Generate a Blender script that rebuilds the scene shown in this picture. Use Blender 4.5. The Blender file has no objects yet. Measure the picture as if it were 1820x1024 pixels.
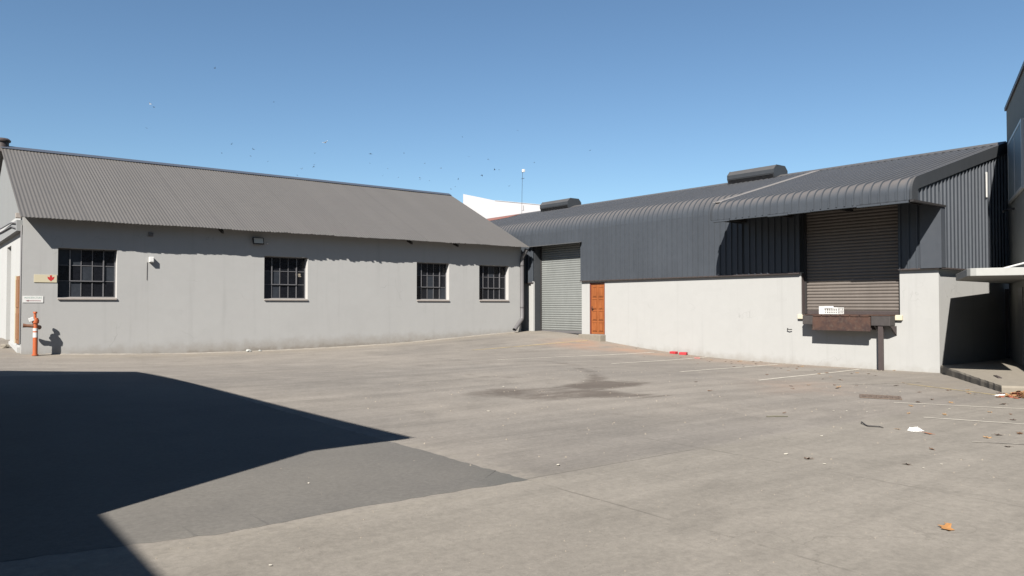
import bpy, bmesh, math, random
import numpy as np
from mathutils import Vector, Matrix
random.seed(7); rng = np.random.default_rng(7)
S = bpy.context.scene
COL = S.collection
R = math.radians

# ------------------------------------------------------------------ helpers
def wl(o):
    v = Vector((0, 0, 0))
    while o is not None:
        v += o.location; o = o.parent
    return v

class MB:
    def __init__(s, xf=None): s.v = []; s.f = []; s.mi = []; s.xf = xf; s.m = 0
    def p(s, x, y, z):
        s.v.append(s.xf(x, y, z) if s.xf else (x, y, z)); return len(s.v) - 1
    def face(s, ids): s.f.append(tuple(ids)); s.mi.append(s.m)
    def quad(s, a, b, c, d): s.face([s.p(*q) for q in (a, b, c, d)])
    def poly(s, pts): s.face([s.p(*q) for q in pts])
    def box(s, x0, x1, y0, y1, z0, z1):
        i = [s.p(x, y, z) for z in (z0, z1) for x, y in ((x0, y0), (x1, y0), (x1, y1), (x0, y1))]
        for q in ((3, 2, 1, 0), (4, 5, 6, 7), (0, 1, 5, 4), (1, 2, 6, 5), (2, 3, 7, 6), (3, 0, 4, 7)):
            s.face([i[k] for k in q])
        return s
    def prism(s, pts, d):          # pts: 3D loop, d: extrusion vector
        n = len(pts)
        a = [s.p(*q) for q in pts]; b = [s.p(*(q[k] + d[k] for k in range(3))) for q in pts]
        s.face(a[::-1]); s.face(b)
        for k in range(n): s.face((a[k], a[(k + 1) % n], b[(k + 1) % n], b[k]))
        return s
    def tube(s, path, r, n=10, cap=True):
        path = [Vector(q) for q in path]; rings = []
        for k, q in enumerate(path):
            t = ((path[min(k + 1, len(path) - 1)] - path[max(k - 1, 0)]).normalized())
            a = t.orthogonal().normalized() if k == 0 else (pa - t * pa.dot(t)).normalized()
            pa = a; b = t.cross(a)
            rr = r[k] if isinstance(r, (list, tuple)) else r
            rings.append([s.p(*(q + (a * math.cos(2 * math.pi * j / n) + b * math.sin(2 * math.pi * j / n)) * rr)) for j in range(n)])
        for k in range(len(rings) - 1):
            for j in range(n): s.face((rings[k][j], rings[k][(j + 1) % n], rings[k + 1][(j + 1) % n], rings[k + 1][j]))
        if cap: s.face(rings[0][::-1]); s.face(rings[-1])
        return s
    def grid(s, rows):             # rows: list of lists of points
        ids = [[s.p(*q) for q in r] for r in rows]
        for i in range(len(ids) - 1):
            for j in range(len(ids[0]) - 1):
                s.face((ids[i][j], ids[i + 1][j], ids[i + 1][j + 1], ids[i][j + 1]))
        return ids
    def build(s, name, mats, parent=None, bevel=0, smooth=None, fix=True, loc=None):
        if not isinstance(mats, (list, tuple)): mats = [mats]
        off = wl(parent) if parent else Vector(loc or (0, 0, 0))
        me = bpy.data.meshes.new(name)
        me.from_pydata([(x - off.x, y - off.y, z - off.z) for x, y, z in s.v], [], s.f)
        for m in mats: me.materials.append(m)
        me.polygons.foreach_set('material_index', s.mi)
        bm = bmesh.new(); bm.from_mesh(me)
        if fix: bmesh.ops.recalc_face_normals(bm, faces=bm.faces)
        if bevel: bmesh.ops.bevel(bm, geom=[e for e in bm.edges if len(e.link_faces) == 2 and e.calc_face_angle(0) > .5], offset=bevel, segments=2, affect='EDGES', profile=.6)
        if smooth is not None:
            for f in bm.faces: f.smooth = True
            for e in bm.edges: e.smooth = not (len(e.link_faces) != 2 or e.calc_face_angle(0) > smooth)
        bm.to_mesh(me); bm.free(); me.update()
        o = bpy.data.objects.new(name, me); COL.objects.link(o)
        if parent: o.parent = parent
        elif loc: o.location = loc
        return o

def tag(o, label=None, cat=None, group=None, kind=None):
    if label: o['label'] = label
    if cat: o['category'] = cat
    if group: o['group'] = group
    if kind: o['kind'] = kind
    return o
def thing(name, loc, label, cat, group=None):
    o = bpy.data.objects.new(name, None); o.location = loc; o.empty_display_size = .2
    COL.objects.link(o); return tag(o, label, cat, group)
def struct(o, label=None): return tag(o, label, None, None, 'structure')

# ------------------------------------------------------------------ ground height
CP = [(.03,0,.214),(.57,0,.149),(3.19,0,.091),(6.12,0,.071),(10.47,0,.122),(12.54,0,.149),(14.91,0,.316),(16.55,0,.398),(18.3,0,.486),
(18.87,-.38,.47),(18.87,-3.1,.46),(18.87,-3.8,.26),(18.87,-4.62,.177),(18.87,-6.06,.0),(18.87,-7.89,-.05),(18.87,-9.68,-.116),(18.87,-12.17,-.205),(18.87,-15.2,-.208),(18.87,-16.84,-.161),
(-2.6,-25.9,0),(-6,-20,.02),(2,-22,0),(8,-25,-.05),(14,-24,-.1),(20,-24,-.12),(6,-12,.03),(2,-12,.028),(2,-9,.05),(2,-15,.004),(12,-8,.03),(13,-14,-.05),(0,-6,.08),(-6,-6,.1),(-8,3,.25),(-15,-10,.1),(-5,-35,0),(10,-35,-.05),(22,-19,-.15),(-.3,2.8,.46),(-1,5,.5),(-.2,1.0,.34)]
CA = np.array(CP); GL = 6.5
def gker(a, b): return np.exp(-((a[:, None, 0] - b[None, :, 0])**2 + (a[:, None, 1] - b[None, :, 1])**2) / (2 * GL * GL))
GW = np.linalg.solve(gker(CA, CA) + .004 * np.eye(len(CA)), CA[:, 2])
def gzs(xy): return gker(np.asarray(xy, float), CA) @ GW
def gz(x, y): return float(gzs([(x, y)])[0])

# ------------------------------------------------------------------ materials
ALB = .50      # colours below are noted for a slightly shorter exposure
class NT:
    def __init__(s, name):
        s.mat = bpy.data.materials.new(name); s.mat.use_nodes = True
        s.t = s.mat.node_tree; s.n = s.t.nodes; s.b = s.n['Principled BSDF']
        s.pos = s.n.new('ShaderNodeNewGeometry').outputs['Position']
    def link(s, a, b): s.t.links.new(a, b)
    def val(s, x, sock):
        if hasattr(x, 'is_output'): s.link(x, sock)
        else: sock.default_value = x
    def math(s, op, a, b=0, c=None, clamp=False):
        m = s.n.new('ShaderNodeMath'); m.operation = op; m.use_clamp = clamp
        s.val(a, m.inputs[0]); s.val(b, m.inputs[1])
        if c is not None: s.val(c, m.inputs[2])
        return m.outputs[0]
    def scalepos(s, sc, src=None):
        m = s.n.new('ShaderNodeVectorMath'); m.operation = 'MULTIPLY'
        s.link(src or s.pos, m.inputs[0]); m.inputs[1].default_value = sc; return m.outputs[0]
    def noise(s, scale, detail=4, rough=.55, vec=None, dist=0):
        m = s.n.new('ShaderNodeTexNoise'); m.inputs['Scale'].default_value = scale
        m.inputs['Detail'].default_value = detail; m.inputs['Roughness'].default_value = rough
        m.inputs['Distortion'].default_value = dist
        s.link(vec or s.pos, m.inputs['Vector']); return m.outputs[0]
    def ramp(s, x, a, b):          # smoothstep a..b -> 0..1
        m = s.n.new('ShaderNodeMapRange'); m.interpolation_type = 'SMOOTHSTEP'
        s.val(x, m.inputs[0]); m.inputs[1].default_value = a; m.inputs[2].default_value = b; return m.outputs[0]
    def mix(s, f, a, b, mode='MIX'):
        m = s.n.new('ShaderNodeMix'); m.data_type = 'RGBA'; m.blend_type = mode
        s.val(f, m.inputs[0])
        for x, k in ((a, 6), (b, 7)):
            if hasattr(x, 'is_output'): s.link(x, m.inputs[k])
            else: m.inputs[k].default_value = (*x, 1) if len(x) == 3 else x
        return m.outputs[2]
    def xyz(s, src=None):
        m = s.n.new('ShaderNodeSeparateXYZ'); s.link(src or s.pos, m.inputs[0]); return m.outputs
    def attr(s, name):
        m = s.n.new('ShaderNodeAttribute'); m.attribute_name = name; return m.outputs['Fac']
    def bump(s, h, strength=.3, dist=.01):
        m = s.n.new('ShaderNodeBump'); m.inputs['Strength'].default_value = strength; m.inputs['Distance'].default_value = dist
        s.link(h, m.inputs['Height']); s.link(m.outputs[0], s.b.inputs['Normal'])
    def out(s, col=None, rough=None, metal=None, spec=None):
        if col is not None:
            if hasattr(col, 'is_output'): s.link(s.mix(1.0, col, (ALB,) * 3, 'MULTIPLY'), s.b.inputs['Base Color'])
            else: s.b.inputs['Base Color'].default_value = (*(v * ALB for v in col), 1)
        if rough is not None: s.val(rough, s.b.inputs['Roughness'])
        if metal is not None: s.b.inputs['Metallic'].default_value = metal
        if spec is not None: s.b.inputs['Specular IOR Level'].default_value = spec
        return s.mat

def gain(m, col, k):  # multiply colour by scalar socket
    c = m.n.new('ShaderNodeCombineColor')
    for i in range(3): m.link(k, c.inputs[i])
    return m.mix(1.0, col, c.outputs[0], 'MULTIPLY')

def simple(name, col, rough=.6, var=.15, scale=6, metal=0, spec=.4, bump=0):
    m = NT(name)
    n = m.noise(scale, 5, .6)
    k = m.math('MULTIPLY_ADD', n, 2 * var, 1 - var)
    c = gain(m, col, k)
    if bump: m.bump(m.noise(scale * 6, 4), bump, .004)
    return m.out(c, rough, metal, spec)

def plaster(name, col, dirt=(.24, .20, .155), zbase=None, patch=.05):
    m = NT(name)
    big = m.noise(.45, 5, .6); mid = m.noise(3.0, 5, .65); fine = m.noise(45, 3, .6)
    st = m.noise(1.0, 4, .6, m.scalepos((4.0, 4.0, .22)))
    k = m.math('MULTIPLY_ADD', big, patch * 2.2, 1 - patch * 1.1)
    k = m.math('MULTIPLY', k, m.math('MULTIPLY_ADD', mid, .08, .96))
    k = m.math('MULTIPLY', k, m.math('MULTIPLY_ADD', fine, .06, .97))
    k = m.math('MULTIPLY', k, m.math('MULTIPLY_ADD', m.ramp(st, .52, .8), -.085, 1.01))
    c = gain(m, col, k)
    x, y, z = m.xyz()
    # repainted patches with their own outline
    rp = m.ramp(m.noise(.8, 2, .4, m.scalepos((1, 1, 1.6))), .60, .62)
    c = m.mix(m.math('MULTIPLY', rp, .10), c, tuple(v * .86 for v in col))
    # hairline cracks
    v = m.n.new('ShaderNodeTexVoronoi'); v.feature = 'DISTANCE_TO_EDGE'; v.inputs['Scale'].default_value = .55
    w = m.n.new('ShaderNodeVectorMath'); w.operation = 'ADD'
    nn = m.n.new('ShaderNodeTexNoise'); nn.inputs['Scale'].default_value = 2.2; m.link(m.pos, nn.inputs['Vector'])
    m.link(m.pos, w.inputs[0]); m.link(nn.outputs['Color'], w.inputs[1]); m.link(w.outputs[0], v.inputs['Vector'])
    cr = m.math('MULTIPLY', m.math('SUBTRACT', 1, m.ramp(v.outputs['Distance'], .001, .006)), m.ramp(m.noise(.7, 2), .55, .68))
    c = m.mix(m.math('MULTIPLY', cr, .35), c, tuple(v2 * .45 for v2 in col))
    if zbase:
        a, bx, by = zbase
        h = m.math('SUBTRACT', z, m.math('ADD', m.math('MULTIPLY_ADD', x, bx, a), m.math('MULTIPLY', y, by)))
        h = m.math('ADD', h, m.math('MULTIPLY_ADD', mid, .5, -.25))
        d = m.math('SUBTRACT', 1, m.ramp(h, .0, .38))
        c = m.mix(m.math('MULTIPLY', d, .42), c, dirt)
        d2 = m.math('SUBTRACT', 1, m.ramp(h, -.12, .05))
        c = m.mix(m.math('MULTIPLY', d2, .5), c, tuple(q * .8 for q in dirt))
    bh = m.math('ADD', m.math('MULTIPLY', m.noise(1.3, 3), 1.5), m.math('MULTIPLY', fine, .35))
    m.bump(bh, .25, .012)
    return m.out(c, .85, 0, .25)

def metal_paint(name, col, dust=(.22, .2, .18), dustk=.55, rough=.5, seam=None, streak=(3, 3, .15)):
    m = NT(name)
    g = m.n.new('ShaderNodeNewGeometry')
    nz = m.xyz(g.outputs['Normal'])[2]
    big = m.noise(.5, 5, .6); mid = m.noise(5, 4, .6); st = m.noise(1, 4, .6, m.scalepos(streak))
    k = m.math('MULTIPLY', m.math('MULTIPLY_ADD', big, .3, .85), m.math('MULTIPLY_ADD', mid, .14, .93))
    k = m.math('MULTIPLY', k, m.math('MULTIPLY_ADD', st, .3, .85))
    c = gain(m, col, k)
    d = m.math('MULTIPLY', m.ramp(nz, .15, .95), m.math('MULTIPLY_ADD', m.noise(1.6, 5, .65), .6, .7))
    c = m.mix(m.math('MULTIPLY', d, dustk, clamp=True), c, dust)
    if seam:
        ax, pitch, wd, amt = seam
        f = m.math('FRACT', m.math('DIVIDE', m.xyz()[ax], pitch))
        s1 = m.math('SUBTRACT', 1, m.ramp(f, 0, wd))
        # overlap dirt differs from lap to lap
        cell = m.n.new('ShaderNodeTexWhiteNoise'); cell.noise_dimensions = '1D'
        m.link(m.math('FLOOR', m.math('DIVIDE', m.xyz()[ax], pitch)), cell.inputs['W'])
        c = m.mix(m.math('MULTIPLY', m.math('MULTIPLY', s1, amt), cell.outputs['Value']), c, tuple(v * .35 for v in col))
        c = gain(m, c, m.math('MULTIPLY_ADD', cell.outputs['Value'], .04, .98))
    return m.out(c, m.math('MULTIPLY_ADD', mid, .2, rough - .1), 0, .35)

M = {}
M['wall_grey'] = plaster('grey_plaster', (.438, .440, .432), zbase=(.08, .014, .0))
M['wall_white'] = plaster('white_plaster', (.47, .472, .46), zbase=(-.02, 0, .022), patch=.035)
M['reveal'] = plaster('reveal_plaster', (.56, .55, .53))
M['office_wall'] = plaster('office_plaster', (.40, .40, .37))
M['gable_roof'] = metal_paint('grey_roof_sheet', (.118, .112, .106), dust=(.155, .146, .136), dustk=.6, seam=(0, .78, .04, .5), streak=(2, .2, .2))
M['clad'] = metal_paint('slate_cladding', (.065, .075, .09), dust=(.165, .150, .143), dustk=.85, seam=(1, .687, .03, .25))
M['clad_dark'] = metal_paint('slate_trim', (.05, .055, .062), dust=(.15, .14, .132), dustk=.6)
M['flash'] = metal_paint('pale_flashing', (.20, .185, .172), dust=(.30, .275, .25), dustk=.6)
M['shutter_pale'] = metal_paint('pale_shutter', (.235, .248, .24), dust=(.225, .215, .195), dustk=.3, streak=(3, 3, .4))
M['shutter_brown'] = metal_paint('brown_shutter', (.175, .152, .135), dust=(.18, .162, .14), dustk=.3, streak=(3, 3, .4))
M['dark_steel'] = simple('dark_steel', (.035, .032, .032), .55)
M['brown_steel'] = simple('brown_painted_steel', (.07, .054, .052), .6, .25, 9)
M['ridge'] = simple('ridge_metal', (.085, .10, .13), .45)
M['frame'] = simple('window_frame_paint', (.14, .14, .15), .6, .25, 14)
M['sill'] = simple('sill_cement', (.38, .34, .31), .85, .2, 8, bump=.3)
M['white'] = simple('white_plastic', (.80, .80, .78), .4, .06)
M['pipe_grey'] = simple('grey_pipe', (.15, .145, .15), .5, .12)
M['concrete'] = simple('rough_concrete', (.27, .24, .195), .9, .25, 7, bump=.6)
M['concrete_pale'] = simple('painted_concrete', (.44, .445, .425), .85, .12, 5, bump=.3)
M['black'] = simple('black_void', (.012, .012, .014), .7)
M['orange'] = simple('orange_paint', (.50, .12, .04), .45, .15, 10)
M['red'] = simple('red_paint', (.55, .03, .03), .5, .1)
M['cream'] = simple('cream_board', (.62, .56, .40), .5, .04, 5)
M['white_building_paint'] = simple('bright_white_paint', (.92, .9, .91), .8, .02, .4)
M['rust'] = None

def rust():
    m = NT('rusty_steel')
    n = m.noise(2.6, 6, .65); n2 = m.noise(14, 5, .6)
    c = m.mix(m.ramp(n, .35, .62), (.048, .027, .024), (.092, .048, .034))
    c = m.mix(m.math('MULTIPLY', m.ramp(n2, .5, .75), .45), c, (.13, .11, .085))
    m.bump(n2, .4, .005)
    return m.out(c, .8, 0, .3)
M['rust'] = rust()
def redrust():
    m = NT('red_roof_paint'); n = m.noise(3, 5)
    return m.out(m.mix(n, (.24, .085, .06), (.30, .13, .10)), .8)
M['redroof'] = redrust()
def wood():
    m = NT('varnished_wood')
    g = m.noise(1, 6, .65, m.scalepos((40, 40, 2.0)))
    b = m.noise(1.5, 3)
    c = m.mix(m.ramp(g, .3, .7), (.265, .075, .019), (.42, .135, .038))
    c = gain(m, c, m.math('MULTIPLY_ADD', b, .5, .75))
    return m.out(c, .5, 0, .4)
M['wood'] = wood()
M['wood_frame'] = simple('red_wood_frame', (.18, .045, .03), .55, .2, 12)
M['wood_pale'] = simple('weathered_wood', (.28, .13, .055), .7, .25, 12)
def glass(name, col, rough, spec):
    m = NT(name); n = m.noise(9, 4, .6)
    c = gain(m, col, m.math('MULTIPLY_ADD', n, .9, .55))
    m.bump(m.noise(3, 2), .08, .01)
    return m.out(c, m.math('MULTIPLY_ADD', n, .25, rough), 0, spec)
M['glass'] = glass('dark_window_glass', (.011, .012, .016), .14, .22)
M['glass_dusty'] = glass('dusty_window_glass', (.034, .040, .05), .32, .22)
M['glass_office'] = glass('office_window_glass', (.30, .38, .42), .45, .4)  # pale blue base colour stands in for reflected sky
M['lens'] = simple('lamp_lens', (.66, .64, .56), .3, .1, 20)

# ------------------------------------------------------------------ ground
def axis(a, b, fine, far):
    r = list(np.arange(a, b + 1e-6, fine)); s = fine; lo = a; hi = b; L0 = []; H0 = []
    while hi < far:
        s *= 1.5; hi += s; lo -= s; L0.append(lo); H0.append(hi)
    return np.array(L0[::-1] + r + H0)
gx = axis(-16, 23, .25, 1500); gy = axis(-31, 5, .25, 1500)
GX, GY = np.meshgrid(gx, gy); XY = np.stack([GX.ravel(), GY.ravel()], 1)
GZ = gzs(XY)
nx, ny = len(gx), len(gy)
me = bpy.data.meshes.new('ground')
idx = np.arange(nx * ny).reshape(ny, nx)
F = np.stack([idx[:-1, :-1].ravel(), idx[:-1, 1:].ravel(), idx[1:, 1:].ravel(), idx[1:, :-1].ravel()], 1)
me.from_pydata(np.column_stack([XY, GZ]).tolist(), [], F.tolist())
for p in me.polygons: p.use_smooth = True

def sd_poly(P, poly):              # signed distance, negative inside
    poly = np.array(poly, float); d = np.full(len(P), 1e9); inside = np.zeros(len(P), bool)
    for i in range(len(poly)):
        a = poly[i]; b = poly[(i + 1) % len(poly)]; e = b - a
        t = np.clip(((P - a) @ e) / (e @ e), 0, 1)
        d = np.minimum(d, np.linalg.norm(P - a - t[:, None] * e, axis=1))
        c = ((a[1] > P[:, 1]) != (b[1] > P[:, 1])) & (P[:, 0] < (b[0] - a[0]) * (P[:, 1] - a[1]) / (b[1] - a[1] + 1e-12) + a[0])
        inside ^= c
    return np.where(inside, -d, d)
def sd_line(P, pts):
    d = np.full(len(P), 1e9); pts = np.array(pts, float)
    for a, b in zip(pts[:-1], pts[1:]):
        e = b - a; t = np.clip(((P - a) @ e) / (e @ e), 0, 1)
        d = np.minimum(d, np.linalg.norm(P - a - t[:, None] * e, axis=1))
    return d
def soft(d, w): t = np.clip((w - d) / (2 * w), 0, 1); return t * t * (3 - 2 * t)
stain = np.zeros(len(XY))
for pol, w, k in [
  ([(5.25,-14.45),(6.29,-14.07),(7.31,-14.63),(7.83,-15.26),(7.9,-16.21),(8.28,-16.71),(7.56,-16.79),(6.42,-16.0),(6.09,-16.23),(5.49,-15.46)], .3, .75),
  ([(7.37,-14.56),(8.89,-13.97),(9.35,-14.71),(9.84,-14.9),(8.81,-15.37),(7.76,-15.33)], .28, 1.0),
  ([(11.16,-11.03),(10.61,-12.33),(9.63,-13.74),(8.72,-14.27),(9.65,-13.13)], .3, .75),
  ([(7.5,-11.28),(7.66,-12.04),(8.19,-12.59),(7.79,-12.89),(7.35,-12.26)], .25, .6),
  ([(11.8,-8.78),(11.89,-9.77),(11.11,-12.41),(11.3,-10.66)], .25, .6),
  ([(5.76,-17.67),(5.88,-18.07),(5.79,-18.37),(5.39,-18.2)], .25, .5)]:
    stain = np.maximum(stain, k * soft(sd_poly(XY, pol), w))
for pts, r, k in [([(5.2,-12.6),(7.0,-13.4),(8.6,-14.5)], .1, .45), ([(5.6,-15.9),(6.6,-15.2),(8.3,-14.8)], .08, .4),
                  ([(2.5,-8.4),(5,-9.6),(7.6,-12.1)], .12, .25), ([(3.5,-7.0),(6.5,-8.6),(9.2,-11.4)], .12, .22)]:
    stain = np.maximum(stain, k * soft(sd_line(XY, pts) - r, .2))
lip = np.maximum(soft(np.abs(XY[:, 1] + 20.52) - .03, .12) * (XY[:, 0] < 2.0), soft(np.abs(XY[:, 0] - 2.0) - .02, .12) * (XY[:, 1] > -20.6) * (XY[:, 1] < -17.5))
smudge = np.maximum(.9 * soft(sd_line(XY, [(2.5,-23.56),(3.0,-23.62),(3.65,-23.62)]) - .02, .14), .55 * soft(sd_line(XY, [(5.5,-17.8),(5.85,-18.2)]) - .1, .3))
red = np.zeros(len(XY))
for pol, w, k in [([(18.9,-3.6),(18.9,-9.5),(17.6,-9.0),(16.6,-6.6),(15.8,-4.6),(17,-3.4)], .9, .9), ([(18.9,-9),(18.9,-14.4),(17.3,-13),(17,-10)], .8, .5),
                  ([(11.5,-18.5),(13.2,-16.8),(12.2,-15.8),(10.2,-17.6)], .8, .35)]:
    red = np.maximum(red, k * soft(sd_poly(XY, pol), w))
dust = np.maximum(soft(np.abs(XY[:, 1] + .3) - .5, .9) * (XY[:, 0] > -1) * (XY[:, 0] < 18.9), .8 * soft(np.abs(XY[:, 0] - 18.4) - .5, .9) * (XY[:, 1] > -17) * (XY[:, 1] < 0))
dust = np.maximum(dust, .8 * soft(sd_poly(XY, [(14.8,-17.7),(18.6,-17.2),(14.4,-20.2),(12.8,-19.7)]), .8))
dust = np.maximum(dust, .8 * soft(sd_poly(XY, [(-8,-.5),(.5,0),(.5,8),(-8,8)]), .8))
fore = soft(XY[:, 1] + 20.35, .06)
for n_, a_ in (('stain', stain), ('reddust', red), ('dust', dust), ('fore', fore), ('smudge', smudge), ('lip', lip)):
    at = me.attributes.new(n_, 'FLOAT', 'POINT'); at.data.foreach_set('value', a_.astype(np.float32))

def ground_mat():
    m = NT('yard_paving')
    x, y, z = m.xyz()
    big = m.noise(.16, 5, .6); mid = m.noise(1.1, 6, .65); sml = m.noise(9, 5, .65); spk = m.noise(75, 3, .7)
    c = m.mix(m.ramp(big, .35, .65), (.216, .198, .178), (.266, .241, .212))
    c = m.mix(m.math('MULTIPLY', m.attr('fore'), .75), c, (.258, .236, .204))
    # drive-over streaks running across the yard
    rot = m.n.new('ShaderNodeMapping'); rot.inputs['Rotation'].default_value = (0, 0, R(52)); rot.inputs['Scale'].default_value = (.12, 1.6, 1)
    m.link(m.pos, rot.inputs['Vector'])
    st = m.noise(1.1, 6, .62, rot.outputs[0], .6)
    c = gain(m, c, m.math('MULTIPLY_ADD', m.ramp(st, .3, .75), -.24, 1.10))
    rot2 = m.n.new('ShaderNodeMapping'); rot2.inputs['Rotation'].default_value = (0, 0, R(20)); rot2.inputs['Scale'].default_value = (.1, 2.6, 1)
    m.link(m.pos, rot2.inputs['Vector'])
    st2 = m.noise(1.4, 5, .6, rot2.outputs[0], .4)
    c = gain(m, c, m.math('MULTIPLY_ADD', m.ramp(st2, .55, .8), -.13, 1.02))
    c = gain(m, c, m.math('MULTIPLY', m.math('MULTIPLY_ADD', mid, .46, .77), m.math('MULTIPLY_ADD', sml, .26, .87)))
    c = gain(m, c, m.math('MULTIPLY_ADD', m.noise(16, 10, .86), 1.15, .425))
    c = gain(m, c, m.math('MULTIPLY_ADD', m.ramp(m.noise(.55, 6, .72, None, 1.0), .5, .72), -.14, 1.05))
    rd = m.math('MULTIPLY', m.attr('reddust'), m.ramp(mid, .25, .7))
    c = m.mix(m.math('MULTIPLY', rd, .9), c, (.39, .24, .165))
    ds = m.math('MULTIPLY', m.attr('dust'), m.ramp(m.noise(1.9, 5, .7), .25, .68))
    c = m.mix(m.math('MULTIPLY', ds, .7), c, (.29, .252, .20))
    # oil stains: attribute shape broken up by noise
    s = m.math('ADD', m.attr('stain'), m.math('MULTIPLY_ADD', st2, 1.3, -.68))
    s = m.math('MULTIPLY', m.math('ADD', s, m.math('MULTIPLY_ADD', m.noise(.8, 6, .7, None, .8), 1.5, -.75)), m.ramp(m.attr('stain'), .02, .25))
    c = m.mix(m.math('MULTIPLY', m.ramp(s, .12, .9), .68), c, (.082, .062, .05))
    c = m.mix(m.math('MULTIPLY', m.math('MULTIPLY', m.attr('smudge'), m.ramp(sml, .2, .75)), .6), c, (.09, .08, .07))
    c = m.mix(m.math('MULTIPLY', m.math('MULTIPLY', m.attr('lip'), m.ramp(m.noise(7, 5, .7), .38, .62)), .55), c, (.37, .335, .28))
    # slab joints in the pale concrete
    def joint(v, at, wob, lo=None, hi=None, w2=None):
        dd = m.math('ABSOLUTE', m.math('ADD', m.math('SUBTRACT', v, at), m.math('MULTIPLY_ADD', m.noise(2.2, 4), wob, -wob / 2)))
        return m.math('SUBTRACT', 1, m.ramp(dd, .004, .02))
    jy = m.math('MULTIPLY', m.ramp(m.math('MULTIPLY', y, -1), 20.3, 20.4), m.ramp(m.noise(.8, 4), .38, .6))
    j = m.math('MULTIPLY', joint(x, 1.9, .05), jy)
    j2 = m.math('MULTIPLY', joint(x, 4.45, .05), m.math('MULTIPLY', m.ramp(m.math('MULTIPLY', y, -1), 19, 19.2), m.ramp(m.noise(.9, 3), .4, .6)))
    j3 = m.math('MULTIPLY', joint(y, -20.38, .05), m.math('MULTIPLY', m.ramp(x, 1.8, 1.95), m.math('SUBTRACT', 1, m.ramp(x, 4.2, 4.5))))
    j = m.math('MAXIMUM', j, m.math('MAXIMUM', j2, j3))
    vc = m.n.new('ShaderNodeTexVoronoi'); vc.feature = 'DISTANCE_TO_EDGE'; vc.inputs['Scale'].default_value = .23
    nv_ = m.n.new('ShaderNodeTexNoise'); nv_.inputs['Scale'].default_value = 1.1; nv_.inputs['Detail'].default_value = 6; m.link(m.pos, nv_.inputs['Vector'])
    wv = m.n.new('ShaderNodeVectorMath'); wv.operation = 'MULTIPLY_ADD'; m.link(nv_.outputs['Color'], wv.inputs[0]); wv.inputs[1].default_value = (1.6, 1.6, 0); m.link(m.pos, wv.inputs[2]); m.link(wv.outputs[0], vc.inputs['Vector'])
    crk = m.math('MULTIPLY', m.math('SUBTRACT', 1, m.ramp(vc.outputs['Distance'], .0005, .0028)), m.ramp(m.noise(.33, 3), .48, .6))
    c = m.mix(m.math('MULTIPLY', crk, .2), c, (.09, .078, .066))
    c = m.mix(m.math('MULTIPLY', j, .42), c, (.08, .07, .06))
    # pits and pale aggregate
    pit = m.n.new('ShaderNodeTexVoronoi'); pit.inputs['Scale'].default_value = 26; m.link(m.pos, pit.inputs['Vector'])
    pk = m.math('MULTIPLY', m.math('SUBTRACT', 1, m.ramp(pit.outputs['Distance'], .10, .2)), m.ramp(m.noise(2.2, 3), .5, .72))
    c = m.mix(m.math('MULTIPLY', pk, .5), c, (.085, .075, .066))
    pt2 = m.n.new('ShaderNodeTexVoronoi'); pt2.inputs['Scale'].default_value = 11; m.link(m.pos, pt2.inputs['Vector'])
    pk2 = m.math('MULTIPLY', m.math('SUBTRACT', 1, m.ramp(pt2.outputs['Distance'], .06, .13)), m.ramp(m.noise(1.3, 3), .52, .75))
    c = m.mix(m.math('MULTIPLY', pk2, .55), c, (.35, .32, .28))
    m.bump(m.math('ADD', m.math('MULTIPLY', spk, .6), m.math('MULTIPLY', sml, .8)), .35, .008)
    return m.out(c, .92, 0, .2)
me.materials.append(ground_mat())
g = bpy.data.objects.new('ground', me); COL.objects.link(g); struct(g)

def sheet(name, pts, m, lift=.004, step=.25, jag=0, seed=0, edge=False):
    """thin sheet following the ground: polygon clipped grid built from a subdivided ngon"""
    rr = random.Random(seed); out = []
    for i in range(len(pts)):
        a = Vector(pts[i]); b = Vector(pts[(i + 1) % len(pts)]); n = max(1, int((b - a).length / step))
        nrm = Vector((-(b - a).y, (b - a).x)).normalized()
        for k in range(n):
            q = a.lerp(b, k / n)
            if jag and k: q = q + nrm * rr.gauss(0, jag)
            out.append(q)
    bm = bmesh.new(); vs = [bm.verts.new((q.x, q.y, 0)) for q in out]
    f = bm.faces.new(vs)
    bmesh.ops.triangulate(bm, faces=[f])
    x0 = min(q.x for q in out); x1 = max(q.x for q in out); y0 = min(q.y for q in out); y1 = max(q.y for q in out)
    for k in range(1, int((x1 - x0) / .5) + 1):
        bmesh.ops.bisect_plane(bm, geom=bm.verts[:] + bm.edges[:] + bm.faces[:], plane_co=(x0 + k * .5, 0, 0), plane_no=(1, 0, 0))
    for k in range(1, int((y1 - y0) / .5) + 1):
        bmesh.ops.bisect_plane(bm, geom=bm.verts[:] + bm.edges[:] + bm.faces[:], plane_co=(0, y0 + k * .5, 0), plane_no=(0, 1, 0))
    zz = gzs([(v.co.x, v.co.y) for v in bm.verts])
    for v, h in zip(bm.verts, zz): v.co.z = h + (.0012 if edge and v.is_boundary else lift)
    bm.normal_update()
    for f in bm.faces:
        if f.normal.z < 0: f.normal_flip()
    me = bpy.data.meshes.new(name); bm.to_mesh(me); bm.free(); me.materials.append(m)
    o = bpy.data.objects.new(name, me); COL.objects.link(o); return o

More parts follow.
